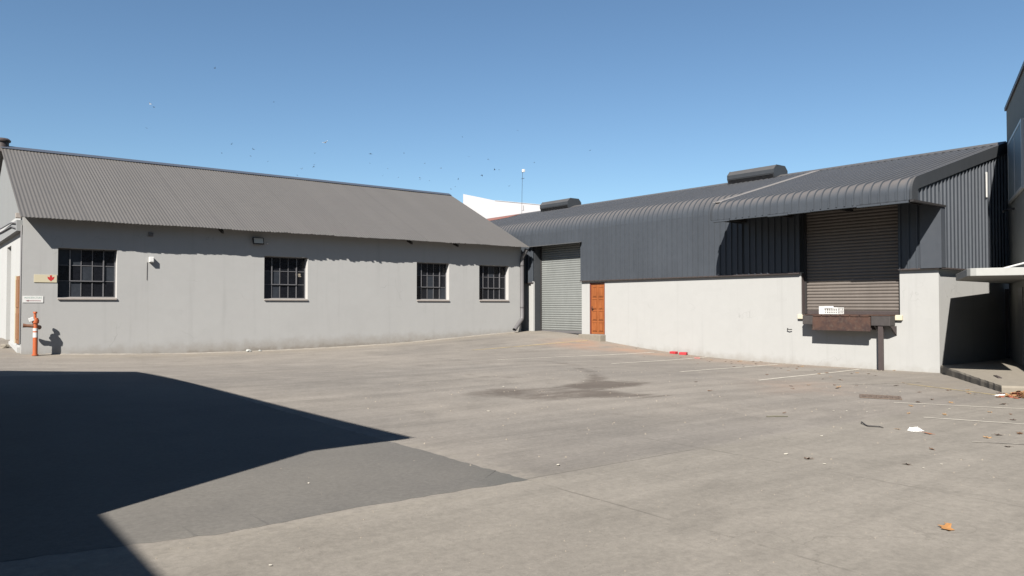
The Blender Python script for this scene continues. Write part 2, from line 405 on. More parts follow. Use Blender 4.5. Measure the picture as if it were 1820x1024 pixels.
def patch_mat():
    m = NT('dark_asphalt_patch')
    mid = m.noise(1.3, 5, .6); sml = m.noise(14, 4, .6); spk = m.noise(95, 3, .7); big = m.noise(.35, 4)
    c = m.mix(m.ramp(big, .35, .65), (.15, .142, .131), (.176, .165, .149))
    c = gain(m, c, m.math('MULTIPLY', m.math('MULTIPLY_ADD', mid, .26, .87), m.math('MULTIPLY_ADD', sml, .22, .89)))
    c = gain(m, c, m.math('MULTIPLY_ADD', m.noise(24, 8, .85), 1.1, .45))
    x, y, z = m.xyz()
    # a greenish worn corner
    d = m.math('SUBTRACT', m.math('ADD', m.math('MULTIPLY', x, 1), m.math('MULTIPLY', y, -.5)), 11.3)
    c = m.mix(m.math('MULTIPLY', m.ramp(m.math('ADD', d, mid), .55, 1.3), .5), c, (.092, .098, .093))
    sc = m.ramp(m.noise(.9, 5, .7, None, 1.2), .62, .75)
    c = m.mix(m.math('MULTIPLY', sc, .25), c, (.19, .175, .155))
    m.bump(spk, .4, .006)
    return m.out(c, .9, 0, .25)
struct(sheet('asphalt_patch', [(1.9,-20.42),(1.9,-6.2),(-14,-6.2),(-14,-20.15),(-2.2,-20.15),(-.8,-20.4),(.3,-20.34)], patch_mat(), .005, .10, .012, 3, True), 'darker smooth asphalt patch laid in the paler concrete')

def line_mat(name, col, wear):
    m = NT(name)
    n = m.noise(3.2, 6, .72); n2 = m.noise(40, 3, .7)
    k = m.ramp(m.math('ADD', n, m.math('MULTIPLY_ADD', n2, .4, -.2)), wear - .12, wear + .12)
    c = m.mix(k, (.205, .186, .165), col)
    return m.out(c, .85)
LM = line_mat('worn_white_road_paint', (.56, .52, .45), .29); LMF = line_mat('faded_white_road_paint', (.40, .365, .31), .5)
LY = line_mat('faded_yellow_road_paint', (.50, .39, .19), .40)
def pline(a, b, w, m, label):
    a = Vector(a); b = Vector(b); n = Vector((-(b - a).y, (b - a).x)).normalized() * w / 2
    return struct(sheet('painted_line', [a + n, a - n, b - n, b + n], m, .005, .18, .006, int(a.x * 10)), label)
pline((10.8,-8.19),(18.2,-7.58), .085, LM, 'longest white bay line, nearest the orange door')
pline((12.86,-10.73),(18.8,-9.4), .085, LM, 'white bay line ending by the red brick pieces')
pline((12.41,-13.52),(18.3,-12.44), .085, LM, 'white bay line through the fallen leaves')
pline((12.2,-15.87),(18.5,-14.9), .09, LM, 'white bay line ending beside the dock post')
pline((12.48,-4.55),(18.3,-4.1), .09, LY, 'faded yellow line in front of the pale roller door')
pline((10.6,-19.6),(11.9,-21.75), .07, LM, 'white line at right edge, nearer the platform')
pline((9.1,-20.75),(9.75,-22.2), .06, LM, 'white line at right edge, middle one')
pline((7.4,-22.05),(7.8,-22.55), .05, LMF, 'short faded white line at right edge')
pline((14.6,-17.98),(13.6,-20.2), .08, LY, 'faded yellow line beside the concrete platform')
pline((12.9,-17.3),(15.3,-17.95), .08, LMF, 'faded pale line near the wall corner')

# crumbled cement strip along the foot of the left wall
def apron():
    mb = MB(); rr = random.Random(5); prev = None
    for k in range(0, 150):
        x = .6 + k * .118; w = max(.0, .03 + .05 * math.sin(k * .21) * math.sin(k * .047) + rr.gauss(0, .02)); h = .004 + .012 * rr.random()
        w = max(w, .012); g0 = gz(x, -.02); g1 = gz(x, -w)
        row = [mb.p(x, -.004, g0 + h + .012), mb.p(x, -w * .6, g0 + h), mb.p(x, -w - .01, g1 - .004)]
        if prev:
            for j in range(2): mb.face((prev[j], row[j], row[j + 1], prev[j + 1]))
        prev = row
    return mb.build('cement_apron', simple('crumbled_cement', (.33, .30, .26), .9, .35, 5), smooth=.6)
struct(apron(), 'crumbled pale cement strip along the foot of the wall')

# ------------------------------------------------------------------ wall builder
def wall(mb, o, u, n, A, Z, t, holes=(), front=0, inner=0, ztop=None):
    """wall in the plane through o along u (2D), outward normal n, extents A, Z, thickness t, rectangular holes (a0,a1,z0,z1)"""
    a = sorted(set([*A] + [h[k] for h in holes for k in (0, 1) if A[0] < h[k] < A[1]]))
    z = sorted(set([*Z] + [h[k] for h in holes for k in (2, 3) if Z[0] < h[k] < Z[1]]))
    P = lambda aa, zz, d: (o[0] + u[0] * aa - n[0] * d, o[1] + u[1] * aa - n[1] * d, zz)
    ins = lambda aa, zz: any(h[0] < aa < h[1] and h[2] < zz < h[3] for h in holes)
    for i in range(len(a) - 1):
        for j in range(len(z) - 1):
            if ins((a[i] + a[i + 1]) / 2, (z[j] + z[j + 1]) / 2): continue
            mb.m = front
            mb.quad(P(a[i], z[j], 0), P(a[i + 1], z[j], 0), P(a[i + 1], z[j + 1], 0), P(a[i], z[j + 1], 0))
            mb.m = 0
            mb.quad(P(a[i], z[j], t), P(a[i + 1], z[j], t), P(a[i + 1], z[j + 1], t), P(a[i], z[j + 1], t))
    mb.m = inner
    for h in holes:
        a0, a1, z0, z1 = max(h[0], A[0]), min(h[1], A[1]), max(h[2], Z[0]), min(h[3], Z[1])
        mb.quad(P(a0, z0, 0), P(a0, z0, t), P(a0, z1, t), P(a0, z1, 0))
        mb.quad(P(a1, z0, 0), P(a1, z0, t), P(a1, z1, t), P(a1, z1, 0))
        if h[2] > Z[0]: mb.quad(P(a0, z0, 0), P(a1, z0, 0), P(a1, z0, t), P(a0, z0, t))
        if h[3] < Z[1]: mb.quad(P(a0, z1, 0), P(a1, z1, 0), P(a1, z1, t), P(a0, z1, t))
    mb.m = 0
    for i in range(len(a) - 1):
        if not ins((a[i] + a[i + 1]) / 2, Z[1] - .001): mb.quad(P(a[i], Z[1], 0), P(a[i + 1], Z[1], 0), P(a[i + 1], Z[1], t), P(a[i], Z[1], t))
    for e in A: mb.quad(P(e, Z[0], 0), P(e, Z[1], 0), P(e, Z[1], t), P(e, Z[0], t))

# ------------------------------------------------------------------ left gabled warehouse
W = thing('gabled_warehouse', (0, 0, 0), 'long grey plastered warehouse with four steel windows and a gabled corrugated roof', 'warehouse')
WX = 18.28
wins = [(.88, 2.45, 1.84, 3.30), (7.01, 8.575, 1.84, 3.30), (13.05, 14.56, 1.84, 3.30), (16.05, 17.59, 1.85, 3.29)]
mb = MB()
wall(mb, (0, 0), (1, 0), (0, -1), (0, WX), (-.6, 4.28), .3, wins, 0, 1)
wall(mb, (WX, .3), (0, 1), (1, 0), (0, 10.8), (-.6, 4.28), .3)
wall(mb, (0, 11.4), (1, 0), (0, 1), (0, WX), (-.6, 4.28), .3)
sl = (7.08 - 4.11) / 6.2
def gable(mb, x0, x1):
    mb.prism([(x0, 0, 4.28), (x0, 5.7, 4.28 + sl * 5.7 - .12), (x0, 11.4, 4.28)], (x1 - x0, 0, 0))
gable(mb, WX - .3, WX)
mb.build('wall', [M['wall_grey'], M['reveal']], W)
mb = MB(); gable(mb, 0, .3); mb.build('gable_wall', plaster('darker_gable_plaster', (.275, .285, .285)), W)
# west gable end: grey beam over white wall with a door and a roller shutter
mb = MB()
mb.prism([(-.16, .06, 3.80), (-.16, 11.1, 4.16), (-.16, 11.1, 4.275), (-.16, .06, 4.10)], (.459, 0, 0)) if False else mb.box(-.15, -.004, .05, 11.1, 3.74, 4.05)
mb.build('lintel_beam', plaster('beam_plaster', (.30, .31, .31)), W)
mb = MB()
wall(mb, (-.002, 11.1), (0, -1), (-1, 0), (0, 10.8), (-.6, 4.28), .3, [(11.1 - 4.25, 11.1 - 3.0, -.6, 3.5)], 0, 0)
mb.prism([(-.004, .303, -.3), (-.004, 2.6, -.3), (-.004, 2.6, .5), (-.004, .303, .40)], (-.07, 0, 0))
mb.build('end_wall', plaster('white_end_plaster', (.52, .525, .515)), W)
def slats(mb, u0, u1, z0, z1, P, pitch=.075, amp=.012, rr=None):
    n = int((z1 - z0) / pitch * 6); rows = []
    for i in range(n + 1):
        z = z0 + (z1 - z0) * i / n; ph = (z - z0) / pitch * 2 * math.pi
        d = amp * (abs(math.sin(ph / 2)) ** .7)
        rows.append([P(u0, z, d), P((u0 + u1) / 2, z, d + (rr.gauss(0, .0015) if rr else 0)), P(u1, z, d)])
    mb.grid(rows)
mb = MB(); slats(mb, 2.98, 4.27, .2, 3.55, lambda a, z, d: (.26 - d, a, z))
rs = mb.build('roller_shutter', M['shutter_pale'], W, smooth=.9)
mb = MB(); mb.box(-.045, -.006, .30, .98, .50, 2.46); mb.box(-.06, -.045, .36, .93, 1.55, 2.36); mb.box(-.06, -.045, .36, .93, .62, 1.38)
sd = mb.build('side_door', M['wood_pale'], W, .004)
mb = MB(); mb.box(-.065, -.006, .981, 1.12, .50, 2.48); mb.build('door_edge', M['cream'], sd)
def loc_build(): pass
# conduits and junction box at the corner
mb = MB()
mb.tube([(-.03, .05, .5), (-.03, .05, 3.9), (-.18, .2, 3.97), (-.18, 1.2, 4.06), (-.18, 4, 4.12), (-.18, 9, 4.3)], .022, 8)
mb.tube([(-.05, .1, 3.78), (-.18, .3, 3.84), (-.18, 1.2, 3.95), (-.18, 4, 4.0), (-.18, 9, 4.15)], .02, 8)
mb.build('conduit', M['pipe_grey'], W, smooth=.8)
mb = MB(); mb.box(-.16, -.03, .12, .34, 4.12, 4.26); mb.tube([(-.1, .34, 4.2), (-.1, .5, 4.2)], .045, 10)
mb.build('junction_box', M['sill'], W, .006)

# corrugated roof
def corrugated(mb, x0, x1, rows_fn, pitch=.1, amp=.0065, per=7):
    n = int((x1 - x0) / pitch * per)
    top = []
    for i in range(n + 1):
        x = x0 + (x1 - x0) * i / n; o = amp * math.sin(2 * math.pi * (x - x0) / pitch)
        top.append(rows_fn(x, o))
    ids = mb.grid(top)
    low = [[(q[0], q[1], q[2] - .012) for q in r] for r in top]
    ids2 = mb.grid([r[::-1] for r in low])
    for i in range(n):
        mb.face((ids[i][0], ids2[i][-1], ids2[i + 1][-1], ids[i + 1][0]))
rr = random.Random(11)
jag = {}
def eave_jag(x):
    k = int((x + .12) / .1 + .25)
    if k not in jag:
        b = rr.gauss(0, .006)
        if rr.random() < .06: b += rr.uniform(-.03, .03)
        if 6.9 < x < 9.6: b += rr.gauss(0, .014)
        if 13.5 < x < 15.2: b += rr.gauss(0, .008)
        lap = int((x + .12) / .78); b += random.Random(lap).uniform(-.01, .01)
        jag[k] = b * (.2 if x < 1.2 else 1)
    return jag[k]
cs = math.cos(math.atan(sl)); sn = math.sin(math.atan(sl))
def south(x, o):
    r = []
    for t in (0, .25, .5, .75, 1):
        y = -.53 + (eave_jag(x) if t == 0 else 0) + 6.23 * t; z = 4.11 + sl * (y + .5) + .006 * math.sin(x * 1.7 + t * 9)
        r.append((x, y - sn * o, z + cs * o))
    return r
def north(x, o):
    return [(x, y + sn * o, 4.11 + sl * (11.9 - y) + cs * o) for y in (11.9, 8.8, 5.7)]
mb = MB(); corrugated(mb, -.12, 18.32, south); corrugated(mb, -.12, 18.32, north, per=4)
roof = mb.build('roof', M['gable_roof'], W, smooth=1.0, fix=False)
mb = MB()
mb.tube([(-.12, 5.7, 7.065), (18.32, 5.7, 7.065)], .05, 14)
mb.prism([(-.12, 5.7, 7.12), (-.12, 5.44, 7.0), (-.12, 5.44, 6.985), (-.12, 5.7, 7.105)], (18.44, 0, 0))
mb.prism([(-.12, 5.7, 7.12), (-.12, 5.96, 7.0), (-.12, 5.96, 6.985), (-.12, 5.7, 7.105)], (18.44, 0, 0))
mb.build('ridge_cap', M['ridge'], roof, smooth=.7)
mb = MB(); mb.tube([(-.06, 5.75, 6.9), (-.06, 5.75, 7.26)], .2, 20); mb.tube([(-.06, 5.75, 7.25), (-.06, 5.75, 7.30), (-.06, 5.75, 7.36), (-.06, 5.75, 7.385)], [.25, .26, .2, .06], 20)
mb.build('roof_ventilator', M['brown_steel'], roof, smooth=.7)
for x in (5.5, 12.62, 14.75):
    mb = MB(); mb.prism([(x - .025, -.38, 4.03), (x - .025, 0.0, 4.21), (x - .025, 0, 4.08), (x - .025, -.36, 3.95)], (.05, 0, 0)); mb.build('rafter_tail', M['dark_steel'], W)

def make_window(x0, x1, z0, z1, seed):
    r2 = random.Random(seed); mb = MB(); y0, y1 = .205, .25
    fw = .035
    mb.box(x0, x0 + fw, y0, y1, z0, z1); mb.box(x1 - fw, x1, y0, y1, z0, z1)
    mb.box(x0 + fw, x1 - fw, y0, y1, z0, z0 + fw); mb.box(x0 + fw, x1 - fw, y0, y1, z1 - fw, z1)
    wx = (x1 - x0 - 2 * fw) / 5; wz = (z1 - z0 - 2 * fw) / 3; X = lambda k: x0 + fw + wx * k; Zz = lambda k: z0 + fw + wz * k
    for k in (1, 2, 3, 4):
        b = .010 if k in (2, 3) else .016
        mb.box(X(k) - b, X(k) + b, y0 + .004, y1 - .004, z0 + fw, z1 - fw)
    for k in (1, 2):
        mb.box(x0 + fw, x1 - fw, y0 + .008, y1 - .008, Zz(k) - .010, Zz(k) + .010)
    # opening casement, proud of the fixed bars
    yc = .18
    zl, zh = Zz(1) + .0, z1 - fw
    mb.box(X(1) - .012, X(4) + .012, yc, y0 + .002, zl - .014, zl + .016); mb.box(X(1) - .012, X(1) + .016, yc, y0 + .002, zl + .016, zh); mb.box(X(4) - .016, X(4) + .012, yc, y0 + .002, zl + .016, zh)
    w = mb.build('window', M['frame'], W)
    mb = MB()
    for i in range(5):
        for j in range(3):
            mb.m = 1 if r2.random() < .3 else 0
            t1, t2 = r2.uniform(-.003, .003), r2.uniform(-.003, .003)
            a, b, c, d = X(i), X(i + 1), Zz(j), Zz(j + 1)
            mb.quad((a, .228 + t1, c), (b, .228 - t1, c), (b, .228 + t2, d), (a, .228 - t2, d))
    mb.m = 0; mb.box(x0 + .01, x1 - .01, .236, .246, z0 + .01, z1 - .01)
    mb.build('glass', [M['glass'], M['glass_dusty']], w)
    mb = MB(); mb.prism([(x0 - .0, .2, z0 + .012), (x0, -.045, z0 - .016), (x0, -.045, z0 - .06), (x0, .0, z0 - .06), (x0, .2, z0 - .06)], (x1 - x0, 0, 0))
    mb.build('sill', M['sill'], w, .005)
    return w
ws = [make_window(*q, k + 3) for k, q in enumerate(wins)]
mb = MB(); mb.box(8.22, 8.40, .222, .225, 2.665, 2.735); mb.box(8.30, 8.42, .222, .225, 2.62, 2.655); mb.build('paper_note', simple('yellowed_paper', (.30, .26, .2), .8, .3, 20), ws[1])
# papers leaning inside second window
# downpipe
mb = MB()
P = [(18.25, -.4, 4.02), (18.25, -.36, 3.93), (18.25, -.13, 3.72), (18.25, -.105, 3.6), (18.25, -.105, 1.12), (18.22, -.12, 1.03), (18.12, -.16, .95), (17.62, -.36, .58)]
mb.tube(P, .085, 16, cap=False); mb.tube(P[::-1], .078, 16, cap=False)
dp = mb.build('downpipe', M['pipe_grey'], W, smooth=.9, fix=False)
for z in (3.3, 1.5):
    mb = MB(); mb.tube([(18.25, -.105, z), (18.25, -.105, z + .04)], .092, 16); mb.build('pipe_bracket', M['dark_steel'], dp)

# things fixed on its wall
t = thing('floodlight', (6.75, 0, 3.79), 'flat grey floodlight fixed under the eaves, up and left of the second window', 'floodlight')
mb = MB()
def tilt(x, y, z):
    c, s = math.cos(R(18)), math.sin(R(18)); return (6.75 + x, -.15 + y * c - z * s * -1 * -1, 3.79 + y * s * -1 + z * c)
mb = MB(lambda x, y, z: (6.75 + x, -.13 + y * math.cos(.3) + z * math.sin(.3), 3.79 + z * math.cos(.3) - y * math.sin(.3)))
mb.box(-.185, .185, -.03, .03, -.115, .115)
for k in range(7): mb.box(-.15 + k * .05 - .006, -.15 + k * .05 + .006, .03, .055, -.09, .09)
h = mb.build('housing', M['dark_steel'], t, .008)
mb.v, mb.f, mb.mi = [], [], []; mb.box(-.155, .155, -.036, -.03, -.088, .088); mb.build('lens', M['lens'], t)
mb = MB(); mb.box(6.73, 6.77, -.1, -.001, 3.77, 3.81); mb.box(6.69, 6.81, -.012, -.001, 3.73, 3.85); mb.build('bracket', M['dark_steel'], t)
def fixed_box(x, z, w, h, d, m, label, name, cat):
    t = thing(name, (x, 0, z), label, cat)
    mb = MB(); mb.box(x - w / 2, x + w / 2, -d, -.001, z - h / 2, z + h / 2); mb.build('housing', m, t, .008)
    mb = MB(); mb.box(x - w * .38, x + w * .38, -d - .006, -d - .001, z - h * .38, z + h * .38); mb.build('cover', m, t, .002)
    return t
fixed_box(3.395, 3.82, .13, .115, .05, M['pipe_grey'], 'small square grey box in the shade close under the eaves', 'junction_box', 'box')
t = fixed_box(3.405, 3.04, .13, .165, .13, M['white'], 'small white sensor box casting a shadow on sunlit grey wall', 'sensor_box', 'box')
mb = MB(); mb.tube([(3.3, -.008, 2.96), (3.295, -.008, 2.40)], .007, 6); mb.build('cable', M['brown_steel'], t)
mb = MB(); mb.tube([(7.1, 0, 3.73), (7.1, -.03, 3.73), (7.11, -.05, 3.72)], .018, 8); tag(mb.build('wall_hook', M['white'], smooth=.8, loc=(7.1, 0, 3.73)), 'tiny white hook on the shaded wall right of the floodlight', 'hook')
# signs
t = thing('direction_sign', (.57, 0, 2.39), 'long cream board with a red arrow pointing down, left of the first window', 'sign')
mb = MB(); mb.box(.285, .858, -.018, -.001, 2.275, 2.50); mb.build('board', M['cream'], t, .003)
mb = MB(); ax, az = .705, 2.395
arr = [(-.028, .09), (.028, .09), (.028, .03), (.09, .05), (.072, -.02), (0, -.085), (-.072, -.02), (-.09, .05), (-.028, .03)]
mb.prism([(ax + a, -.0185, az + b) for a, b in arr], (0, -.002, 0)); mb.build('arrow', M['red'], t)
t = thing('direction_sign', (.27, 0, 1.785), 'small white lettered sign with a dark red arrow pointing left, above the orange standpipe', 'sign')
mb = MB(); mb.box(.015, .525, -.014, -.001, 1.69, 1.88); mb.build('board', M['white'], t, .002)
mb = MB(); mb.prism([(.085, -.0145, 1.742), (.16, -.0145, 1.764), (.16, -.0145, 1.75), (.465, -.0145, 1.75), (.465, -.0145, 1.734), (.16, -.0145, 1.734), (.16, -.0145, 1.72)], (0, -.002, 0))
mb.build('arrow', simple('maroon_paint', (.22, .05, .07), .5), t)
cu = bpy.data.curves.new('lettering', 'FONT'); cu.body = 'MANUFACTURE'; cu.size = .077; cu.extrude = .0008; cu.align_x = 'CENTER'
tmp = bpy.data.objects.new('tmp', cu); COL.objects.link(tmp); bpy.context.view_layer.update()
tm = bpy.data.meshes.new_from_object(tmp.evaluated_get(bpy.context.evaluated_depsgraph_get())); bpy.data.objects.remove(tmp)
tm.transform(Matrix.Translation((0, -.0152, .02)) @ Matrix.Rotation(R(90), 4, 'X') @ Matrix.Diagonal((.78, 1, 1, 1)))
lo = bpy.data.objects.new('lettering', tm); tm.materials.clear(); tm.materials.append(simple('faded_green_ink', (.38, .52, .46), .6)); COL.objects.link(lo); lo.parent = t

# orange standpipe
hx, hy = .30, -.36; hz = gz(hx, hy)
t = thing('standpipe', (hx, hy, hz), 'orange painted standpipe with silver bands standing at the grey wall corner', 'standpipe')
mb = MB(); mb.tube([(hx, hy, hz - .1), (hx, hy, hz + .92)], .062, 18); mb.tube([(hx, hy, hz + .01), (hx, hy, hz + .04)], .085, 18); mb.build('pipe', M['orange'], t, smooth=.8)
mb = MB(); mb.tube([(hx, hy, hz + .92), (hx, hy, hz + 1.0), (hx - .01, hy, hz + 1.06), (hx - .012, hy, hz + 1.075), (hx - .012, hy, hz + 1.2), (hx - .012, hy, hz + 1.2), (hx - .012, hy, hz + 1.25)], [.085, .09, .07, .035, .035, .055, .05], 16); mb.build('valve_head', M['orange'], t, smooth=.7)
mb = MB(); mb.tube([(hx - .02, hy, hz + .84), (hx - .2, hy + .03, hz + .85), (hx - .3, hy + .04, hz + .86)], [.05, .045, .06], 14); mb.tube([(hx + .03, hy + .02, hz + .82), (hx + .11, hy + .12, hz + .8)], [.05, .065], 14); mb.build('hose_outlet', simple('dull_brass', (.2, .09, .05), .5), t, smooth=.7)
for z0, z1 in ((.52, .66), (.70, .78)):
    mb = MB(); mb.tube([(hx, hy, hz + z0), (hx, hy, hz + z1)], .0635, 18); mb.build('band', simple('silver_tape', (.7, .7, .68), .35), t, smooth=.8)
mb = MB(lambda x, y, z: (hx - .11 + x * .85 - z * .3, hy - .05 + y, hz + 1.03 + z * .9 + x * .35)); mb.box(-.07, .07, -.03, .03, -.055, .055); mb.build('tag_plate', M['white'], t, .008)

# ------------------------------------------------------------------ right clad warehouse
K = thing('clad_warehouse', (18.87, -16.87, -.16), 'long low warehouse with slate ribbed cladding over a white plastered base', 'warehouse')
XF = 18.80; XW = 18.87; YS = -16.87; YN = 12.0; RX, RZ = 23.35, 6.48; SL = .2785; AL = math.atan(SL)
zr = lambda x: RZ - SL * abs(RX - x)
roller = (-3.17, -.2, .3, 4.2); dock = (-15.85, -12.88, 1.345, 4.62); odoor = (-4.475, -3.625, .47, 2.52)
mb = MB()
H = [(-roller[1], -roller[0], -1, 3), (-odoor[1], -odoor[0], odoor[2], odoor[3]), (-dock[1], -dock[0], dock[2], 3)]
wall(mb, (XW, 0), (0, -1), (-1, 0), (-YN, 16.87), (-.9, 2.62), .42, H)
wall(mb, (XW + .42, YS), (1, 0), (0, -1), (0, 9.0), (-.9, 2.62), .3)
mb.build('base_wall', M['wall_white'], K)
mb = MB(); mb.box(XW - .07, XW - .002, -.19, -.03, .3, 2.66); mb.build('pilaster', M['wall_white'], K, .008)
# steel framed upper shell behind the cladding
mb = MB(); HH = [(-roller[1], -roller[0], 2, 4.2), (-dock[1], -dock[0], 2, 4.62)]
wall(mb, (XF + .06, 0), (0, -1), (-1, 0), (-YN, 16.8), (2.63, 4.7), .36, HH)
mb.build('jamb_lining', M['clad_dark'], K)

RIB = [(0, 0), (.088, 0), (.102, .042), (.140, .042), (.154, 0)]; PITCH = .229
def cols(a0, a1):
    r = []; k = math.floor(a0 / PITCH) - 1
    while k * PITCH < a1 + PITCH:
        for q, o in RIB:
            a = k * PITCH + q
            if a0 < a < a1: r.append((a, o))
        k += 1
    f = lambda a: [o for q, o in ((0, 0),)][0]
    return [(a0, 0)] + r + [(a1, 0)]
def profile(xf, z0, r):
    zc = zr(xf); tl = r * math.tan((math.pi / 2 - AL) / 2); pts = []
    for z in np.linspace(z0, zc - tl, 4 if zc - tl - z0 > 1 else 2): pts.append((xf, float(z), -1.0, 0.0))
    nseg = 9
    for k in range(1, nseg + 1):
        a = (math.pi / 2 - AL) * k / nseg
        nxx, nzz = -math.cos(a), math.sin(a)
        pts.append((xf + r + nxx * r, zc - tl + nzz * r, nxx, nzz))
    xe = pts[-1][0]
    for k in range(1, 5):
        x = xe + (RX - xe) * k / 4; pts.append((x, zr(x), -math.sin(AL), math.cos(AL)))
    return pts
def ribbed(mb, prof, y0, y1, wob=0):
    cc = cols(y0, y1); rows = []
    for y, o in cc:
        rows.append([(x + nx_ * o + wob * math.sin(y * 2.3 + z * 3) * (.004 if o == 0 else .001), y, z + nz_ * o) for x, z, nx_, nz_ in prof])
    mb.grid(rows)
def split(prof): # cladding | roof
    k = next(i for i, q in enumerate(prof) if q[3] > 0)
    return prof[:k], prof[k - 1:]
mainp = profile(XF, 2.6, .70); cl, rf = split(mainp)
mb = MB()
ribbed(mb, cl, roller[1], YN, 1); ribbed(mb, [(XF, 4.15, -1, 0)] + [q for q in cl if q[1] > 4.2][-1:], roller[0], roller[1], 1)
ribbed(mb, cl, -10.87, roller[0], 1)
wallp = [(XF, z, -1.0, 0.0) for z in (2.6, 3.6, 4.62, 5.15)]
ribbed(mb, wallp, dock[1], -10.87, 1); ribbed(mb, [(XF, 4.62, -1, 0), (XF, 5.15, -1, 0)], dock[0], dock[1], 1); ribbed(mb, wallp, -16.45, dock[0], 2)
cladding = mb.build('cladding', M['clad'], K, smooth=.5, fix=False)
mb = MB(); ribbed(mb, rf, -10.75, YN)
canp = profile(17.17, 4.26, .38)
ribbed(mb, canp, -16.93, -10.87)
east = [(RX + (RX - x), z, -a, b) for x, z, a, b in rf[-5:]]
ribbed(mb, [q for q in east][::-1], -16.93, YN)
kroof = mb.build('roof', M['clad'], K, smooth=.5, fix=False)
mb = MB(); mb.prism([(RX, -16.95, RZ + .075), (RX - .28, -16.95, RZ - .035), (RX - .28, -16.95, RZ - .05), (RX, -16.95, RZ + .055), (RX + .28, -16.95, RZ - .05), (RX + .28, -16.95, RZ - .035)], (0, YN + 16.95, 0))
mb.build('ridge_cap', M['clad_dark'], kroof)
# pale flashing where the deeper roof begins
mb = MB(); fl = canp[8:]
rows = [[(x + a * .045, y, z + b * .045) for x, z, a, b in fl] for y in (-11.12, -10.79)]
mb.grid(rows); mb.grid([[(x - a * .02, y, z - b * .02) for x, z, a, b in fl] for y in (-11.12, -10.79)][::-1]); mb.build('flashing', M['flash'], kroof, smooth=.6, fix=False)
# barge band over the gable end, and cheek plates
def band(mb, y0, y1, wd, pts):
    o = [(x + a * .045, z + b * .045) for x, z, a, b in pts]; i_ = [(x - a * wd, z - b * wd) for x, z, a, b in pts]
    for (A, B) in zip(range(len(pts) - 1), range(1, len(pts))):
        q = [o[A], o[B], i_[B], i_[A]]
        mb.prism([(x, y0, z) for x, z in q], (0, y1 - y0, 0))
mb = MB(); band(mb, -17.0, -16.935, .27, canp)
fas = [(RX * 2 - x, z, -a, b) for x, z, a, b in canp[-5:]]
band(mb, -17.0, -16.935, .27, fas)
mb.build('barge_band', M['clad_dark'], K, smooth=.5)
mb = MB(); mb.box(17.13, 18.98, -17.03, -16.94, 4.205, 4.258); mb.build('bottom_flange', M['dark_steel'], K)
mb = MB(); band(mb, -10.89, -10.85, .05, canp[:12])
mb.prism([(x, -10.885, z) for x, z, a, b in canp if x < 18.9] + [(18.8, -10.885, zr(18.8)), (18.8, -10.885, 4.26)], (0, .02, 0)); mb.build('cheek_plate', M['clad_dark'], K)
# canopy drip angle in several lengths, slightly out of line
rr = random.Random(4); y = -16.9
mb = MB()
while y < -10.95:
    L = min(rr.uniform(.5, 1.4), -10.9 - y); dz = rr.uniform(-.02, .012); dx = rr.uniform(-.012, .012)
    mb.box(17.14 + dx, 17.17 + dx, y, y + L - .012, 4.215 + dz, 4.265 + dz); mb.box(17.14 + dx, 17.26 + dx, y, y + L - .012, 4.208 + dz, 4.215 + dz); y += L
mb.build('drip_edge', M['clad'], K)
mb = MB()
for x in (17.4, 18.1): mb.box(x, x + .06, -16.9, -10.9, zr(x) - .2, zr(x) - .06)
for y in (-16.5, -14.6, -12.7, -11.0): mb.prism([(17.25, y, 4.3), (18.79, y, 4.3), (18.79, y, 4.42), (17.25, y, 4.42)], (0, .06, 0))
mb.build('canopy_frame', M['dark_steel'], K)
# gable cladding
mb = MB(); rows = []
prof_z = lambda x: np.interp(x, [q[0] for q in canp], [q[1] for q in canp]) if x < RX else zr(x)
for x, o in cols(17.22, 18.80): rows.append([(x, -16.93 - o, 4.24), (x, -16.93 - o, float(prof_z(x)) - .06)])
mb.grid(rows); rows = []
for x, o in cols(18.80, 27.8): rows.append([(x, -16.93 - o, 2.6), (x, -16.93 - o, 4.24), (x, -16.93 - o, float(prof_z(x)) - .06)])
mb.grid(rows); mb.build('gable_cladding', M['clad'], K, smooth=.4, fix=False)
mb = MB(); mb.box(18.745, 18.765, -16.98, -16.46, 2.6, 4.6); mb.box(18.745, 19.0, -17.0, -16.98, 2.6, 4.2); mb.build('corner_flashing', metal_paint('bluish_corner_sheet', (.07, .079, .094)), K)
# dark flashing under the cladding
mb = MB()
for a, b in ((roller[1], YN), (odoor[0] + 20, 0), (dock[1], roller[0]), (-16.99, dock[0])):
    if a < b: mb.box(18.765, 18.80, a, b, 2.575, 2.612)
mb.box(18.765, 27.9, -17.0, -16.93, 2.575, 2.611)
mb.build('base_flashing', M['brown_steel'], K)
mb = MB(); mb.prism([(18.62, -3.3, 4.135), (18.80, -3.3, 4.17), (18.80, -3.3, 4.19), (18.62, -3.3, 4.15)], (0, 3.35, 0)); mb.build('door_hood', M['clad_dark'], K)
mb = MB(); mb.box(18.70, 18.74, -17.02, -16.98, 5.2, 5.2) if False else None
mb.box(21.78, 21.86, -16.985, -16.965, 4.72, 5.45); mb.build('pale_repair_strip', M['white'], K)

